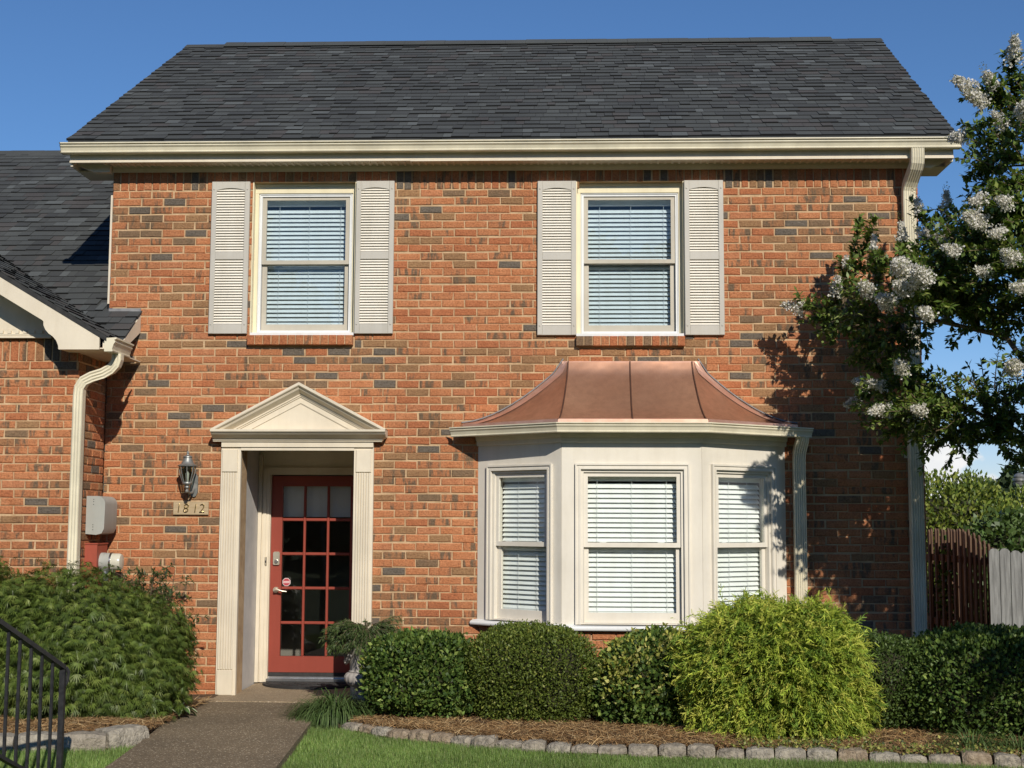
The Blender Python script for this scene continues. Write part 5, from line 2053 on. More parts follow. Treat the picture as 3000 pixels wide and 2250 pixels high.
# golden thread-leaf conifer: arching, forked, drooping threads
def thread_conifer():
    c, rad = np.array([1.60, -1.90, 0.36]), np.array([0.70, 0.57, 0.60])
    t = thing('golden_conifer', 'golden-yellow thread-leaf conifer mounding in front of the bay', 'shrub', (c[0], c[1], -0.06))
    n = 15500
    d = rdir(int(n * 1.5))
    d = d[d[:, 2] > -0.62][:n]
    n = len(d)
    r = (np.sum(np.abs(d / rad) ** 2.5, axis=1)) ** (-1 / 2.5) * (1 + lumps(d, 27, 0.42))
    f = 1 - np.abs(rng.normal(0, 0.25, n))
    p = c + d * (r * np.clip(f, 0.4, 1.0) * 0.90)[:, None]
    out = unit(d * np.array([1, 1, 0.8]))
    side = unit(np.cross(out, rdir(n)))
    quads, cols = [], []
    base = mixcol(n, [(0.38, 0.44, 0.065), (0.29, 0.38, 0.05), (0.50, 0.51, 0.10), (0.16, 0.25, 0.038)], [4, 4, 2.5, 3.5], 0.18)
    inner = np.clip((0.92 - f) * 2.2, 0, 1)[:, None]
    base = base * (1 - inner) + np.array([0.14, 0.20, 0.035]) * inner     # inner threads coloured darker green, shade of the gaps put into them
    ln = rng.uniform(0.07, 0.17, n) * (1 + 0.5 * (rng.uniform(0, 1, n) > 0.93))
    q = p.copy()
    v = unit(out * 0.8 + rdir(n) * 0.45 + np.array([0, 0, 0.30]))
    segs = 5
    for s in range(segs):
        v2 = unit(v + np.array([0, 0, -0.20]) + rdir(n) * 0.42)
        e = q + v2 * (ln / segs)[:, None]
        w = (0.0048 * (1 - 0.12 * s))
        sd = unit(np.cross(v2, rdir(n)))
        quads.append(np.stack([q - sd * w, q + sd * w, e + sd * w * 0.8, e - sd * w * 0.8], 1))
        cols.append(base * (0.9 + 0.06 * s))
        for b in range(3):      # side threads
            bd = unit(v2 + unit(np.cross(v2, rdir(n))) * 0.8 + np.array([0, 0, -0.15]))
            bl = rng.uniform(0.018, 0.048, n)[:, None]
            st = q + (e - q) * rng.uniform(0, 1, n)[:, None]
            en = st + bd * bl
            sd2 = unit(np.cross(bd, rdir(n)))
            quads.append(np.stack([st - sd2 * 0.003, st + sd2 * 0.003, en + sd2 * 0.0022, en - sd2 * 0.0022], 1))
            cols.append(base * rng.uniform(0.85, 1.2, (n, 1)))
        q, v = e, v2
    V = np.concatenate(quads)
    C = np.clip(np.concatenate(cols), 0.004, 1)
    V[:, :, 2] = np.maximum(V[:, :, 2], -0.05)
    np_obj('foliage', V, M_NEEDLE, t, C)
    core_blob('twig_shade_core', c, rad * 0.64, 2.5, 27, 0.84, M_INNER, t, 0.42)
    m = MB()
    for k in range(7):
        a = k * 0.9
        m.tube([(c[0] + 0.04 * math.cos(a), c[1] + 0.04 * math.sin(a), -0.08), (c[0] + 0.2 * math.cos(a), c[1] + 0.16 * math.sin(a), 0.22), (c[0] + 0.5 * math.cos(a), c[1] + 0.38 * math.sin(a), 0.42)], [0.02, 0.013, 0.006], 6)
    m.build('stem', M_BARK, t)


thread_conifer()


# laceleaf maple: palmate leaves of narrow lobes hanging in layers
def lace_maple():
    t = thing('laceleaf_maple', 'wide feathery green laceleaf maple shrub left of the path', 'maple', (-4.2, -1.6, -0.06))
    blobs = [((-4.08, -1.52, 0.50), (0.62, 0.52, 0.66), 31, 9500), ((-4.75, -1.48, 0.56), (0.75, 0.56, 0.66), 32, 8000), ((-3.66, -1.42, 0.42), (0.44, 0.42, 0.60), 33, 6200), ((-5.6, -1.5, 0.6), (0.8, 0.6, 0.66), 34, 2500)]
    Vs, Cs = [], []
    for c, rad, seed, n in blobs:
        p, nrm = shell(n, c, rad, 2.3, seed, 0.30, 0.17, 0.03)
        n = len(p)
        p = p + nrm * np.abs(rng.normal(0, 0.035, (n, 1)))
        hang = unit(nrm * 0.75 + np.array([0, 0, -0.75]) + rdir(n) * 0.55)
        nl = unit(nrm * 0.6 + np.array([0, 0, 0.7]) + rdir(n) * 0.45)
        sd = unit(np.cross(hang, nl))
        base = mixcol(n, [(0.098, 0.145, 0.025), (0.130, 0.182, 0.034), (0.070, 0.108, 0.022), (0.18, 0.225, 0.052)], [4, 4, 4, 2], 0.15)
        sc_ = rng.uniform(0.75, 1.25, n)
        for k in range(7):
            a = (k - 3) * 0.42
            dd = unit(hang * math.cos(a) + sd * math.sin(a) + rdir(n) * 0.07)
            Lk = 0.066 * (1 - 0.09 * abs(k - 3)) * sc_
            Vs.append(leaf_quads(p.copy(), dd, nl, Lk, 0.0072 * sc_, 0.05, 0.4, 0.18))
            Cs.append(base * rng.uniform(0.9, 1.12, (n, 1)))
        core_blob('twig_shade_core', c, rad, 2.3, seed, 0.70, M_INNER, t, 0.30, -0.02 if c[0] > -5 else 0.0)
    np_obj('foliage', np.concatenate(Vs), M_LEAF, t, np.clip(np.concatenate(Cs), 0.004, 1))
    m = MB()
    m.tube([(-4.15, -1.62, -0.08), (-4.16, -1.6, 0.10), (-4.10, -1.55, 0.35)], [0.05, 0.042, 0.03], 8)
    m.tube([(-4.12, -1.57, 0.25), (-3.8, -1.5, 0.55), (-3.6, -1.45, 0.7)], [0.03, 0.02, 0.01], 8)
    m.tube([(-4.12, -1.57, 0.25), (-4.5, -1.5, 0.6), (-4.8, -1.5, 0.85)], [0.03, 0.02, 0.01], 8)
    m.build('trunk', M_BARK, t, smooth=True)


lace_maple()


# nandina: pointed leaflets on thin canes against the wall
def nandina():
    t = thing('nandina_shrub', 'airy dark-green nandina with pointed leaflets against the brick by the pilaster', 'shrub', (-3.75, -0.45, -0.06))
    Vs, Cs = [], []
    m = MB()
    r = random.Random(4)
    canes = []
    for k in range(30):
        x0, y0 = -3.80 + r.uniform(-0.30, 0.30), -0.50 + r.uniform(-0.16, 0.16)
        h = r.uniform(0.75, 1.16) if x0 < -3.60 else r.uniform(0.3, 0.85)
        tx, ty = x0 + r.uniform(-0.12, 0.20), y0 + r.uniform(-0.10, 0.06)
        canes.append((x0, y0, tx, ty, h))
    for x0, y0, tx, ty, h in canes:
        pts = [Vector((x0, y0, -0.08)), Vector(((x0 + tx) / 2, (y0 + ty) / 2, h * 0.55)), Vector((tx, ty, h))]
        m.tube(pts, [0.008, 0.006, 0.003], 5)
        for f in range(int(17 * h / 0.9)):
            s = 0.42 + 0.58 * r.random()
            p = pts[1].lerp(pts[2], max(0, (s - 0.5) * 2)) if s > 0.5 else pts[0].lerp(pts[1], s * 2)
            a = r.uniform(0, 6.28)
            fd = Vector((math.cos(a), math.sin(a) * 0.8, r.uniform(0.0, 0.7))).normalized()
            L = r.uniform(0.12, 0.24)
            e = p + fd * L + Vector((0, 0, -0.03))
            m.tube([p, p.lerp(e, 0.5) + Vector((0, 0, 0.012)), e], [0.003, 0.002, 0.0012], 4)
            nl = 17
            ss = rng.uniform(0.30, 1.05, nl)
            P = np.array([tuple(p.lerp(e, float(x))) for x in ss])
            dd = unit(np.array(fd)[None, :] * 0.6 + rdir(nl) * 0.8 + np.array([0, 0, -0.1]))
            Vs.append(leaf_quads(P, dd, unit(rdir(nl) * 0.6 + np.array([0, -0.3, 0.8])), rng.uniform(0.035, 0.058, nl), rng.uniform(0.010, 0.016, nl), 0.1, 0.38))
            col = mixcol(nl, [(0.045, 0.085, 0.022), (0.065, 0.110, 0.030), (0.030, 0.060, 0.020)], [3, 3, 2])
            if h < 0.5 and r.random() < 0.3:
                col = mixcol(nl, [(0.22, 0.045, 0.03), (0.28, 0.26, 0.06)])
            Cs.append(col)
    np_obj('foliage', np.concatenate(Vs), M_LEAF, t, np.concatenate(Cs))
    m.build('canes', M_TWIG, t)


nandina()


def grassy_clump(name, label, c, n, L, W, rad, seed, cols, cat='grass clump', arch=1.0, up=1.0, group=None, mat=M_GRASS, z0=-0.02):
    t = thing(name, label, cat, (c[0], c[1], z0), group)
    r = np.random.default_rng(seed)
    a = r.uniform(0, 2 * np.pi, n)
    rr = np.sqrt(r.uniform(0, 1, n)) * rad
    p = np.stack([c[0] + rr * np.cos(a), c[1] + rr * np.sin(a), np.full(n, c[2])], 1)
    out = np.stack([np.cos(a), np.sin(a), np.zeros(n)], 1)
    sp = (0.25 + 0.75 * rr / rad)[:, None]
    v = unit(out * sp * arch + np.array([0, 0, up]) + r.normal(0, 0.2, (n, 3)))
    ln = r.uniform(0.6, 1.15, n) * L
    segs = 5
    Vs, Cs = [], []
    base = mixcol(n, cols, None, 0.15)
    q = p
    sd = unit(np.cross(v, np.array([0, 0, 1.0]) + r.normal(0, 0.05, (n, 3))))
    for s in range(segs):
        v2 = unit(v + np.array([0, 0, -0.26 * (s + 0.3)]) * arch)
        e = q + v2 * (ln / segs)[:, None]
        w0 = W * (1 - s / segs) ** 0.6 / 2
        w1 = W * max(0.05, 1 - (s + 1) / segs) ** 0.6 / 2
        Vs.append(np.stack([q - sd * w0, q + sd * w0, e + sd * w1, e - sd * w1], 1))
        Cs.append(base * (0.85 + 0.08 * s))
        q, v = e, v2
    V = np.concatenate(Vs)
    V[:, :, 2] = np.maximum(V[:, :, 2], -0.055 if z0 < 0.1 else -1)
    np_obj('blades', V, mat, t, np.clip(np.concatenate(Cs), 0.004, 1))
    return t


LIR = [(0.060, 0.105, 0.028), (0.085, 0.135, 0.040), (0.11, 0.165, 0.055)]
LG = 'liriope clumps'
grassy_clump('liriope_clump', 'arching strap-leaved grass clump at the path edge in front of the urn', (-1.92, -1.24, -0.04), 950, 0.42, 0.010, 0.19, 3, LIR, group=LG)
grassy_clump('liriope_clump', 'shaded strap-leaved clump behind the edging stones at the lower right', (2.93, -2.66, -0.03), 190, 0.34, 0.0085, 0.10, 5, LIR, group=LG)
grassy_clump('liriope_clump', 'rightmost strap-leaved clump at the corner of the stone edging', (3.24, -2.74, -0.03), 190, 0.32, 0.0085, 0.10, 6, LIR, group=LG)
# the urn's plant: dense arching plumes
pt = thing('urn_plant', 'dark green arching plume-leaved plant spilling from the concrete urn', 'plant', (UX, UY, 0.52))
Vs, Cs = [], []
mstem = MB()
rr_ = random.Random(8)
for k in range(210):
    a = rr_.uniform(0, 6.283)
    el = rr_.uniform(0.35, 1.25)
    L = rr_.uniform(0.22, 0.34)
    d = Vector((math.cos(a) * math.cos(el), math.sin(a) * math.cos(el), math.sin(el)))
    p = Vector((UX + 0.11 * rr_.random() * math.cos(a), UY + 0.11 * rr_.random() * math.sin(a), 0.585))
    pts = [p]
    for s in range(6):
        d = (d + Vector((-0.02, 0, -0.30))).normalized()
        pts.append(pts[-1] + d * (L / 6))
    mstem.tube(pts, [0.003] * 6 + [0.001], 4)
    for s in range(1, 7):
        nl = 16
        f = rng.uniform(0, 1, nl)
        P = np.array(pts[s - 1])[None] * (1 - f[:, None]) + np.array(pts[s])[None] * f[:, None]
        dd = unit(np.array(d)[None] * 0.9 + rdir(nl) * 0.75 + np.array([0, 0, -0.15]))
        Vs.append(leaf_quads(P, dd, rdir(nl), rng.uniform(0.035, 0.065, nl), 0.0062, 0.05, 0.4))
        Cs.append(mixcol(nl, [(0.070, 0.110, 0.034), (0.100, 0.150, 0.048), (0.050, 0.082, 0.026), (0.14, 0.19, 0.07)], [3, 3, 2, 1]))
np_obj('fronds', np.concatenate(Vs), M_LEAF, pt, np.concatenate(Cs))
mstem.build('stems', M_TWIG, pt)

# hosta with cream-edged leaves
hs = thing('hosta_plant', 'small hosta with cream-edged broad leaves at the foot of the maple', 'plant', (-3.22, -1.36, -0.03))
for k in range(15):
    a = 6.283 * k / 15 + random.uniform(-0.2, 0.2)
    L, W = random.uniform(0.15, 0.22), random.uniform(0.075, 0.10)
    el = random.uniform(0.25, 0.8)
    d = Vector((math.cos(a), math.sin(a), 0))
    sdv = Vector((-math.sin(a), math.cos(a), 0))
    base = Vector((-3.225, -1.42, -0.01)) + d * 0.02
    rows = []
    for i in range(7):
        s = i / 6
        cpos = base + d * (L * s * math.cos(el)) + Vector((0, 0, L * (s * math.sin(el) * 1.5 - 0.7 * s * s)))+ Vector((0, 0, 0.03))
        w = W / 2 * math.sin(math.pi * min(1, s * 0.92 + 0.06)) ** 0.75
        rows.append([cpos + sdv * (w * x) + Vector((0, 0, 0.012 * abs(x) - 0.01 * (s * s))) for x in (-1, -0.78, 0, 0.78, 1)])
    m = MB()
    vs_ = [tuple(p) for r_ in rows for p in r_]
    for i in range(6):
        for j in range(4):
            b = i * 5 + j
            m.f.append((b, b + 1, b + 6, b + 5))
            m.m.append(1 if j in (0, 3) else 0)
    m.v = vs_
    m.build('leaf', [mat_two('hosta_green', (0.07, 0.13, 0.04), (0.10, 0.17, 0.05), 30, 0.5) if k == 0 else bpy.data.materials['hosta_green'], mat_two('hosta_cream', (0.46, 0.47, 0.30), (0.56, 0.56, 0.40), 30, 0.5) if k == 0 else bpy.data.materials['hosta_cream']], hs, smooth=True)

# ------------------------------------------------------------------ crape myrtle
TIPS = [(2.12,-0.45,3.53,1.0),(2.39,-0.80,3.64,0.9),(2.48,-1.60,3.50,1.0),(2.54,-2.50,3.51,1.6),(2.67,-2.60,3.42,1.6),(2.50,-2.20,3.30,1.2),(2.72,-2.50,3.16,0.9),(2.56,-2.50,3.35,1.2),(2.67,-1.90,2.82,0.9),(2.60,-1.60,2.51,1.0),(2.75,-2.10,2.47,0.6),(2.50,-1.30,2.76,0.8),(2.48,-1.00,2.63,0.5),(2.55,-1.60,2.71,0.5),(3.18,-2.20,4.99,1.2),(3.25,-2.20,4.90,1.0),(3.35,-2.20,5.03,0.7),(3.49,-2.30,5.21,1.2),(3.42,-2.70,4.65,1.1),(3.37,-1.30,4.86,1.1),(3.32,-1.80,4.68,0.0),(3.25,-2.80,2.72,1.1),(2.68,-0.50,4.34,0.0),(2.75,-0.70,4.21,0.0),(3.02,-1.20,4.27,0.5),(3.17,-1.50,4.24,0.6),(3.14,-2.50,4.03,0.7),(3.26,-2.70,3.96,0.7),(3.11,-2.60,3.83,0.9),(2.90,-2.60,3.62,0.6),(3.26,-2.80,3.53,0.9),(3.33,-2.80,3.30,0.8),(3.12,-2.60,3.46,0.5),(3.06,-2.60,3.88,0.7),(3.20,-2.70,3.73,0.6),(3.00,-1.60,2.21,0.0),(3.14,-1.70,2.26,0.0),(3.25,-1.80,2.26,0.0),(3.38,-1.80,2.30,0.0),(3.47,-1.90,2.40,0.0),(3.56,-2.00,2.22,0.0),(3.47,-2.00,2.03,0.0),(2.50,-0.70,3.90,0.3),(2.70,-0.90,4.02,0.4),(2.84,-1.00,3.22,0.0),(2.69,-0.90,3.14,0.0),(2.39,-0.60,3.21,0.0),(2.49,-0.70,3.32,0.0),(2.26,-0.50,3.43,0.0),(2.34,-0.55,3.34,0.0),(2.58,-1.00,3.34,0.0),(2.54,-0.90,2.99,0.0),(2.99,-1.40,3.97,0.5),(2.87,-1.20,4.04,0.6),(3.31,-1.90,4.48,0.0),(3.39,-2.00,4.62,0.0),(3.49,-2.10,4.46,0.0),(3.58,-2.20,5.03,0.0),(3.38,-2.00,4.26,0.0),(3.51,-2.10,4.21,0.3),(3.22,-1.90,4.37,0.0),(2.73,-1.30,3.82,0.0)]


def crape_myrtle():
    base = Vector((4.60, -2.75, -0.08))
    t = thing('crape_myrtle', 'white-flowering crape myrtle leaning in from the right over the brick wall', 'tree', base)
    m = MB()
    limbs = {
        'a': [base, Vector((4.40, -2.45, 0.8)), Vector((4.15, -2.25, 1.7)), Vector((3.85, -2.0, 2.5)), Vector((3.55, -1.75, 3.1)), Vector((3.2, -1.4, 3.5))],
        'b': [base + Vector((0.06, 0.05, 0)), Vector((4.55, -2.5, 1.2)), Vector((4.35, -2.45, 2.3)), Vector((4.0, -2.3, 3.4)), Vector((3.72, -2.2, 4.2)), Vector((3.6, -2.1, 4.8))],
        'c': [base + Vector((0.1, -0.06, 0)), Vector((4.75, -2.6, 1.3)), Vector((4.9, -2.7, 2.5)), Vector((5.0, -2.8, 3.6)), Vector((5.0, -2.9, 4.6))],
        'd': [Vector((4.25, -2.33, 1.4)), Vector((3.95, -2.0, 1.95)), Vector((3.6, -1.75, 2.35)), Vector((3.2, -1.4, 2.6)), Vector((2.9, -1.0, 2.75))],
        'e': [Vector((3.55, -1.75, 3.1)), Vector((3.1, -1.3, 3.3)), Vector((2.7, -0.95, 3.4)), Vector((2.45, -0.7, 3.45))],
        'f': [Vector((4.6, -2.75, 0.9)), Vector((4.75, -3.5, 1.8)), Vector((4.9, -4.4, 2.5)), Vector((4.95, -5.2, 2.9))],
        'g': [Vector((4.2, -2.4, 2.8)), Vector((4.3, -3.0, 3.2)), Vector((4.35, -3.5, 3.4))],
    }
    rad0 = {'a': 0.050, 'b': 0.055, 'c': 0.055, 'd': 0.026, 'e': 0.022, 'f': 0.035, 'g': 0.02}
    nodes = []
    for k, pts in limbs.items():
        r0 = rad0[k]
        rs_ = [r0 * (1 - 0.75 * i / (len(pts) - 1)) for i in range(len(pts))]
        m.tube(pts, rs_, 9)
        for a, b in zip(pts, pts[1:]):
            for s in (0.0, 0.33, 0.66, 1.0):
                q = a.lerp(b, s)
                if q.z > 1.6: nodes.append(q)
    m.build('trunk', M_BARK, t, smooth=True)
    NA = np.array([tuple(n) for n in nodes])
    twigs = MB()
    Vs, Cs = [], []

    def leafy(pts, n, size=0.058, dark=0.0):
        P_ = [np.array(tuple(p)) for p in pts]
        seg = rng.integers(0, len(P_) - 1, n)
        f = rng.uniform(0, 1, n)
        A = np.array([P_[i] for i in seg]); B = np.array([P_[i + 1] for i in seg])
        P = A + (B - A) * f[:, None]
        ax = unit(B - A)
        sd = unit(np.cross(ax, rdir(n)))
        D = unit(sd * 0.9 + ax * 0.55 + np.array([0, 0, -0.18]) + rdir(n) * 0.2)
        N = unit(np.array([0.05, -0.25, 0.9]) + rdir(n) * 0.5)
        Vs.append(leaf_quads(P, D, N, size * rng.uniform(0.7, 1.3, n), size * 0.56 * rng.uniform(0.8, 1.15, n), 0.10, 0.48))
        Cs.append(mixcol(n, [(0.070, 0.120, 0.022), (0.105, 0.165, 0.032), (0.150, 0.215, 0.045), (0.24, 0.29, 0.075)], [4, 4, 3, 2], 0.15))

    def panicle(tip, d, s, bud=0.3):
        d = np.array(tuple(d.normalized()))
        n = int(400 * s)
        h = rng.uniform(0, 1, n)
        R_ = 0.088 * s ** 0.5 * (1 - h * 0.75)
        u = unit(np.cross(rdir(n), d))
        c = np.array(tuple(tip)) - d * 0.05 + d[None] * (h * 0.23 * s ** 0.5)[:, None] + u * (R_ * np.sqrt(rng.uniform(0.1, 1, n)))[:, None]
        k = 2
        P = np.repeat(c, k, axis=0) + rng.normal(0, 0.005, (n * k, 3))
        D = rdir(n * k)
        V = leaf_quads(P, D, rdir(n * k), rng.uniform(0.015, 0.026, n * k), rng.uniform(0.013, 0.021, n * k), 0.25, 0.6)
        C = mixcol(n * k, [(0.74, 0.71, 0.63), (0.82, 0.80, 0.74), (0.60, 0.58, 0.46)], [3, 3, 1], 0.06)
        nb = int(170 * s)
        hb = rng.uniform(0.1, 1.1, nb)
        ub = unit(np.cross(rdir(nb), d))
        cb = np.array(tuple(tip)) - d * 0.05 + d[None] * (hb * 0.22)[:, None] + ub * (0.075 * (1 - hb * 0.6) * s ** 0.5)[:, None]
        Vb = leaf_quads(cb, rdir(nb), rdir(nb), 0.011, 0.009, 0.3, 0.5)
        Cb = mixcol(nb, [(0.22, 0.24, 0.07), (0.30, 0.27, 0.10), (0.16, 0.19, 0.05)])
        np_obj('flower_cluster', np.concatenate([V, Vb]), M_PETAL, t, np.concatenate([C, Cb]))

    for x, y, z, s in TIPS:
        tip = Vector((x, y, z))
        dist = np.linalg.norm(NA - np.array([x, y, z]), axis=1) + 0.6 * np.maximum(0, NA[:, 2] - z)
        a = Vector(NA[int(np.argmin(dist + rng.uniform(0, 0.15, len(dist))))])
        L = (tip - a).length
        mid = a.lerp(tip, 0.5) + Vector((random.uniform(-.05, .05), random.uniform(-.05, .05), 0.10 * L + random.uniform(-.03, .03)))
        pts = [a, a.lerp(mid, 0.5) + Vector((0, 0, 0.03 * L)), mid, mid.lerp(tip, 0.5) + Vector((0, 0, 0.03 * L)), tip]
        twigs.tube(pts, [0.009, 0.008, 0.006, 0.0045, 0.003], 5)
        leafy(pts[1:], int(60 + 90 * L))
        for k in range(int(3 + 5 * L)):
            f = random.uniform(0.3, 0.95)
            i = min(3, int(f * 4))
            p = pts[i].lerp(pts[i + 1], f * 4 - i)
            d = ((tip - a).normalized() * 0.5 + Vector((random.uniform(-1, 1), random.uniform(-1, 0.6), random.uniform(-0.5, 0.7)))).normalized()
            l = random.uniform(0.10, 0.26)
            e = p + d * l
            mm = p.lerp(e, 0.5) + Vector((0, 0, 0.02))
            if e.y > -0.06 and e.x < 3.4: continue
            twigs.tube([p, mm, e], [0.004, 0.003, 0.002], 4)
            leafy([p, mm, e], int(70 * l / 0.2 * 0.36))
        if s > 0:
            panicle(tip + Vector((-0.01, -0.06, 0.0)), tip - mid + Vector((0, -0.1 * L, 0.12 * L)), s * 0.72)
    # crown filling: leafy twigs through the crown's masses
    masses = [((3.50, -1.90, 3.60), (0.64, 0.55, 0.42), 520), ((3.24, -1.55, 2.50), (0.62, 0.48, 0.20), 240), ((3.70, -2.2, 4.35), (0.40, 0.45, 0.55), 130),
              ((4.85, -2.9, 3.5), (1.0, 0.95, 1.25), 620), ((4.35, -3.4, 2.9), (0.72, 0.75, 0.80), 420), ((2.84, -1.15, 3.36), (0.40, 0.34, 0.32), 130), ((4.3, -2.4, 2.4), (0.7, 0.6, 0.5), 260), ((4.95, -4.7, 2.5), (1.05, 1.0, 0.85), 620)]
    for c, rd, n in masses:
        d = rdir(n)
        rad = rng.uniform(0.15, 1, n) ** 0.45
        ps = np.array(c) + d * np.array(rd) * rad[:, None]
        for p_, d_ in zip(ps, d):
            p = Vector(p_)
            if p.y > -0.2 and p.x < 3.5: continue
            dr = (Vector(d_) * 0.7 + (p - Vector((4.4, -2.4, 2.4))).normalized() * 0.6 + Vector((random.uniform(-.5, .5), random.uniform(-.5, .5), random.uniform(-0.5, 0.4)))).normalized()
            l = random.uniform(0.16, 0.34)
            e = p + dr * l
            mm = p.lerp(e, 0.5) + Vector((0, 0, 0.03))
            twigs.tube([p, mm, e], [0.005, 0.004, 0.002], 4)
            leafy([p, mm, e], 22)
    np_obj('crown', np.concatenate(Vs), M_LEAF, t, np.concatenate(Cs))
    twigs.build('branches', M_TWIG, t)
    r = random.Random(2)
    for k in range(16):
        c, rd, n = masses[r.choice([0, 0, 2, 3, 3, 4])]
        a, el = r.uniform(0, 6.28), r.uniform(0.2, 1.3)
        p = Vector((c[0] + rd[0] * math.cos(a) * math.cos(el), c[1] + rd[1] * math.sin(a) * math.cos(el), c[2] + rd[2] * math.sin(el)))
        panicle(p, Vector((math.cos(a), math.sin(a), 1.0)), r.uniform(0.4, 0.8))


crape_myrtle()

# ------------------------------------------------------------------ far shrubs and trees behind the fence
BGC = [(0.13, 0.18, 0.03), (0.19, 0.245, 0.042), (0.26, 0.30, 0.06), (0.075, 0.12, 0.022)]
BG2 = [(0.060, 0.110, 0.028), (0.090, 0.150, 0.042), (0.12, 0.18, 0.06)]
FG = 'shrubs beyond the fence'
bush('evergreen_shrub', 'tall sunlit yellow-green evergreen shrub beyond the brown fence', 'shrub', (5.60, 7.6, 1.05), (1.05, 0.9, 1.36), 2.4, 16000, 0.075, 0.044, BGC, None, 41, M_LEAF_GLOSS, 0.10, 0.14, FG, up=0.6)
bush('evergreen_shrub', 'sunlit yellow-green evergreen shrub beyond the grey fence at the right edge', 'shrub', (7.35, 8.0, 0.95), (1.15, 0.9, 1.26), 2.4, 16000, 0.075, 0.044, BGC, None, 42, M_LEAF_GLOSS, 0.10, 0.14, FG, up=0.6)
bush('broadleaf_shrub', 'lower broad-leaved vine-covered shrub just above the fence tops', 'shrub', (5.75, 4.9, 0.72), (0.95, 0.55, 0.98), 2.6, 9000, 0.085, 0.07, BG2, None, 43, M_LEAF, 0.10, 0.14, FG, up=0.2)
bush('broadleaf_shrub', 'broad-leaved shrub above the grey fence at the far right', 'shrub', (7.4, 5.2, 0.60), (0.95, 0.55, 0.90), 2.6, 9000, 0.085, 0.07, BG2, None, 44, M_LEAF, 0.10, 0.14, FG, up=0.2)


def far_tree(label, x, y, h, seed, rx):
    t = thing('far_tree', label, 'tree', (x, y, -0.07), 'trees far behind the shrubs')
    n = 5000
    p, nrm = shell(n, (x, y, h * 0.62), (rx, rx, h * 0.38), 2.2, seed, 0.16, 0.25, 0.2)
    m = len(p)
    V = leaf_quads(p, unit(nrm + rdir(m)), rdir(m), rng.uniform(0.14, 0.26, m), rng.uniform(0.10, 0.16, m), 0.1)
    np_obj('crown', V, M_LEAF, t, mixcol(m, [(0.055, 0.085, 0.035), (0.075, 0.11, 0.05), (0.095, 0.13, 0.065)]))
    q = MB()
    q.tube([(x, y, -0.1), (x + 0.1, y, h * 0.4), (x, y, h * 0.7)], [0.16, 0.11, 0.05], 8)
    q.build('trunk', M_BARK, t, smooth=True)


far_tree('dark green tree just right of the lamp post, far behind', 12.75, 24.0, 3.1, 61, 0.75)
far_tree('small dark treetop left of the lamp post, far behind', 13.0, 30.0, 2.9, 62, 1.0)
far_tree('pale grey-green tree behind the lamp post', 11.55, 22.0, 3.15, 63, 0.6)

# ------------------------------------------------------------------ ground cover: pine straw, creeper, lawn
def in_bed(n, poly_front, yb, x0, x1):
    fx = np.array([p[0] for p in poly_front]); fy = np.array([p[1] for p in poly_front])
    x = rng.uniform(x0, x1, n)
    yf = np.interp(x, fx, fy)
    y = yf + 0.13 + (yb - yf - 0.13) * rng.uniform(0, 1, n) ** 1.4
    return x, y


def straw(name, label, x, y, z, cols, L=(0.07, 0.16)):
    n = len(x)
    a = rng.uniform(0, np.pi, n)
    d = unit(np.stack([np.cos(a), np.sin(a), rng.normal(0.05, 0.22, n)], 1))
    l = rng.uniform(*L, n)[:, None]
    p = np.stack([x, y, z], 1)
    sd = unit(np.cross(d, np.array([0, 0, 1.0]) + rng.normal(0, 0.3, (n, 3)))) * 0.0019
    up = np.array([0, 0, 0.012]) * rng.uniform(0, 1, (n, 1))
    q0, q1, q2 = p - d * l / 2, p + up, p + d * l / 2
    V = np.concatenate([np.stack([q0 - sd, q0 + sd, q1 + sd, q1 - sd], 1), np.stack([q1 - sd, q1 + sd, q2 + sd * 0.5, q2 - sd * 0.5], 1)])
    C = mixcol(n, cols, None, 0.22)
    o = np_obj(name, V, M_STRAW, None, np.concatenate([C, C]))
    return tag(o, label, 'pine straw', kind='stuff')


STC = [(0.34, 0.20, 0.085), (0.44, 0.28, 0.125), (0.24, 0.13, 0.055), (0.52, 0.37, 0.19), (0.14, 0.08, 0.04)]
x, y = in_bed(26000, STONE_R, -0.4, -1.7, 3.6)
z = -0.012 + rng.uniform(0, 0.022, len(x)) + 0.02 * np.exp(-((y + 2.2) / 0.4) ** 2)
straw('pine_straw', 'brown pine straw mulch between the stones and the hedge', x, y, z, STC)
n = 15000
x = rng.uniform(-5.4, -3.16, n)
yf = np.interp(x, [-5.4, -4.04, -3.4, -3.16], [-2.9, -2.78, -2.66, -2.35])
y = yf + rng.uniform(0, 1, n) ** 1.6 * 1.9
z = 0.0 + rng.uniform(0, 0.03, n) + 0.055 * np.exp(-((x + 3.65) / 0.45) ** 2 - ((y + 2.35) / 0.35) ** 2)
straw('pine_straw', 'orange-brown pine straw under the maple at the left', x, y, z, STC)


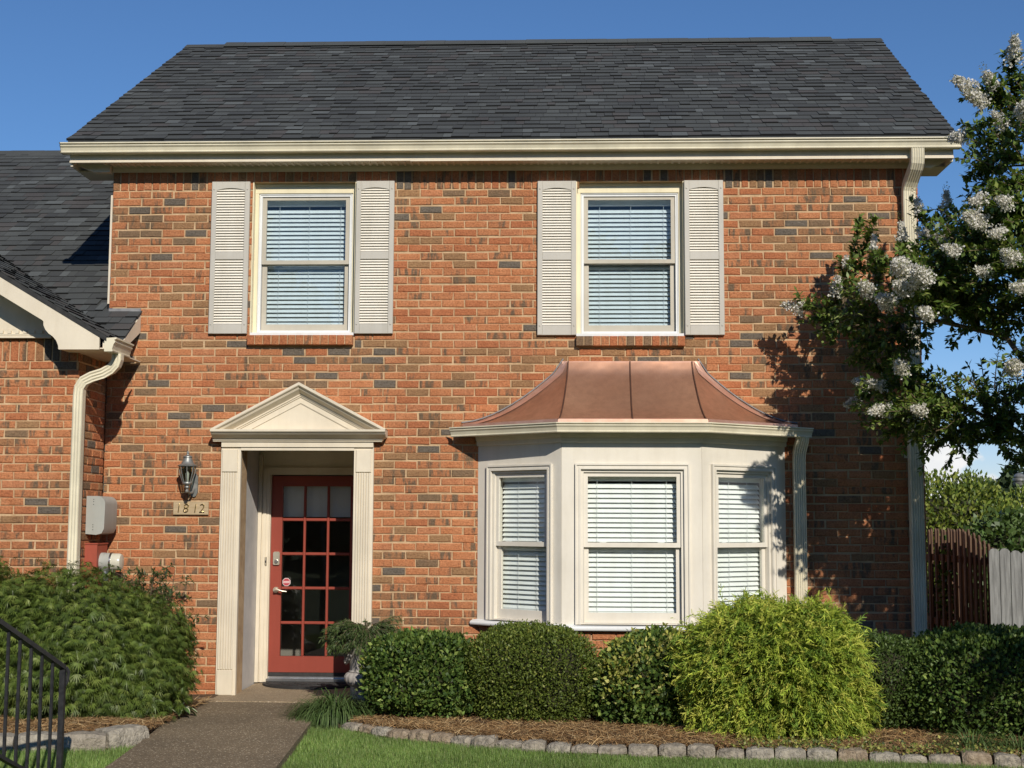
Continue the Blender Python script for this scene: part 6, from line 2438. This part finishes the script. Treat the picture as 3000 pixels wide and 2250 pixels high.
def creeper(n, label):
    c = rng.choice(9, n)
    cx = np.array([1.35, 1.6, 1.9, 2.15, 2.4, 2.62, 2.8, 1.75, 3.1])[c]
    cy = np.interp(cx, [p[0] for p in STONE_R], [p[1] for p in STONE_R]) + 0.12
    x = cx + rng.normal(0, 0.13, n)
    y = cy + rng.normal(0.02, 0.10, n)
    z = -0.01 + np.abs(rng.normal(0, 0.035, n))
    yf = np.interp(x, [p[0] for p in STONE_R], [p[1] for p in STONE_R])
    k = y > yf + 0.07
    x, y, z = x[k], y[k], z[k]
    m = len(x)
    V = leaf_quads(np.stack([x, y, z], 1), unit(rdir(m) + np.array([0, -0.4, 0.3])), unit(rdir(m) * 0.5 + np.array([0, -0.5, 0.8])), rng.uniform(0.018, 0.034, m), rng.uniform(0.014, 0.024, m), 0.1)
    o = np_obj('creeper', V, M_LEAF, None, mixcol(m, [(0.13, 0.16, 0.035), (0.24, 0.25, 0.055), (0.34, 0.33, 0.09), (0.07, 0.11, 0.03)]))
    tag(o, label, 'ground cover', kind='stuff')


creeper(1500, 'pale yellow-green creeper spilling over the right-hand edging stones')


def lawn(n, x0, x1, y0, y1, keep, label):
    x = rng.uniform(x0, x1, n)
    y = rng.uniform(y0, y1, n)
    k = keep(x, y)
    x, y = x[k], y[k]
    m = len(x)
    h = rng.uniform(0.022, 0.055, m) * (0.9 + 0.25 * np.sin(x * 2.1) * np.sin(y * 2.7))
    a = rng.uniform(0, 2 * np.pi, m)
    lean = rng.uniform(0.1, 0.75, m)
    d = np.stack([np.cos(a) * lean, np.sin(a) * lean, np.ones(m)], 1) * h[:, None]
    sd = np.stack([-np.sin(a), np.cos(a), np.zeros(m)], 1) * 0.0024
    p = np.stack([x, y, np.full(m, -0.076)], 1)
    V = np.stack([p - sd, p + sd, p + d], 1)
    patch = 0.5 + 0.35 * np.sin(x * 1.7 + 1) * np.sin(y * 2.3 + x) + 0.3 * np.sin(x * 5.3 + y * 3.1) * np.sin(y * 6.1 - x * 2.2)
    C = mixcol(m, [(0.165, 0.265, 0.062), (0.210, 0.315, 0.080), (0.120, 0.200, 0.045), (0.30, 0.35, 0.13)], [4, 4, 3, 2], 0.2)
    C = C * (0.74 + 0.42 * patch)[:, None]
    o = np_obj('lawn', V, M_GRASS, None, C)
    tag(o, label, 'grass', kind='stuff')


fx = np.array([p[0] for p in STONE_R]); fy = np.array([p[1] for p in STONE_R])
lawn(330000, -2.05, 4.0, -5.2, -1.75, lambda x, y: (y < np.interp(x, fx, fy) - 0.0) & (x > np.interp(y, [-5.2, -3.62, -1.88, -1.0], [-1.79, -1.895, -2.02, -2.09])), 'mown green lawn in front of the edging stones')
lawn(90000, -5.4, -2.9, -5.2, -2.7, lambda x, y: (y < np.interp(x, [-5.4, -4.04, -3.3, -3.1], [-3.0, -2.95, -2.83, -2.5])) & (x < np.interp(y, [-5.2, -3.7, -2.55], [-2.89, -3.03, -3.13])), 'small patch of thin grass behind the railing')

# an unseen tree belt added behind the viewer: it shuts off the low sky, and the panes mirror it
n = 26000
a = rng.uniform(0, 1, n)
X = -60 + 120 * a
top = 11.0 + 2.2 * np.sin(X * 0.31) + 1.4 * np.sin(X * 0.83 + 1) + 0.8 * np.sin(X * 2.1)
top = np.where(X > 4, np.minimum(top, 11.5), top)
P = np.stack([X, -42 - 4 * rng.uniform(0, 1, n) + 1.5 * np.sin(X * 0.7), rng.uniform(0, 1, n) ** 0.8 * top], 1)
V = leaf_quads(P, rdir(n), unit(rdir(n) + np.array([0, 0.8, 0.2])), rng.uniform(0.9, 1.6, n), rng.uniform(0.7, 1.2, n), 0.1)
o = np_obj('sky_blocking_trees', V, M_LEAF, None, mixcol(n, [(0.035, 0.06, 0.02), (0.05, 0.085, 0.028), (0.03, 0.05, 0.02)]))
tag(o, 'unseen belt of dark trees added behind the viewer to block low sky', 'sky_blocking_trees', kind='stuff')
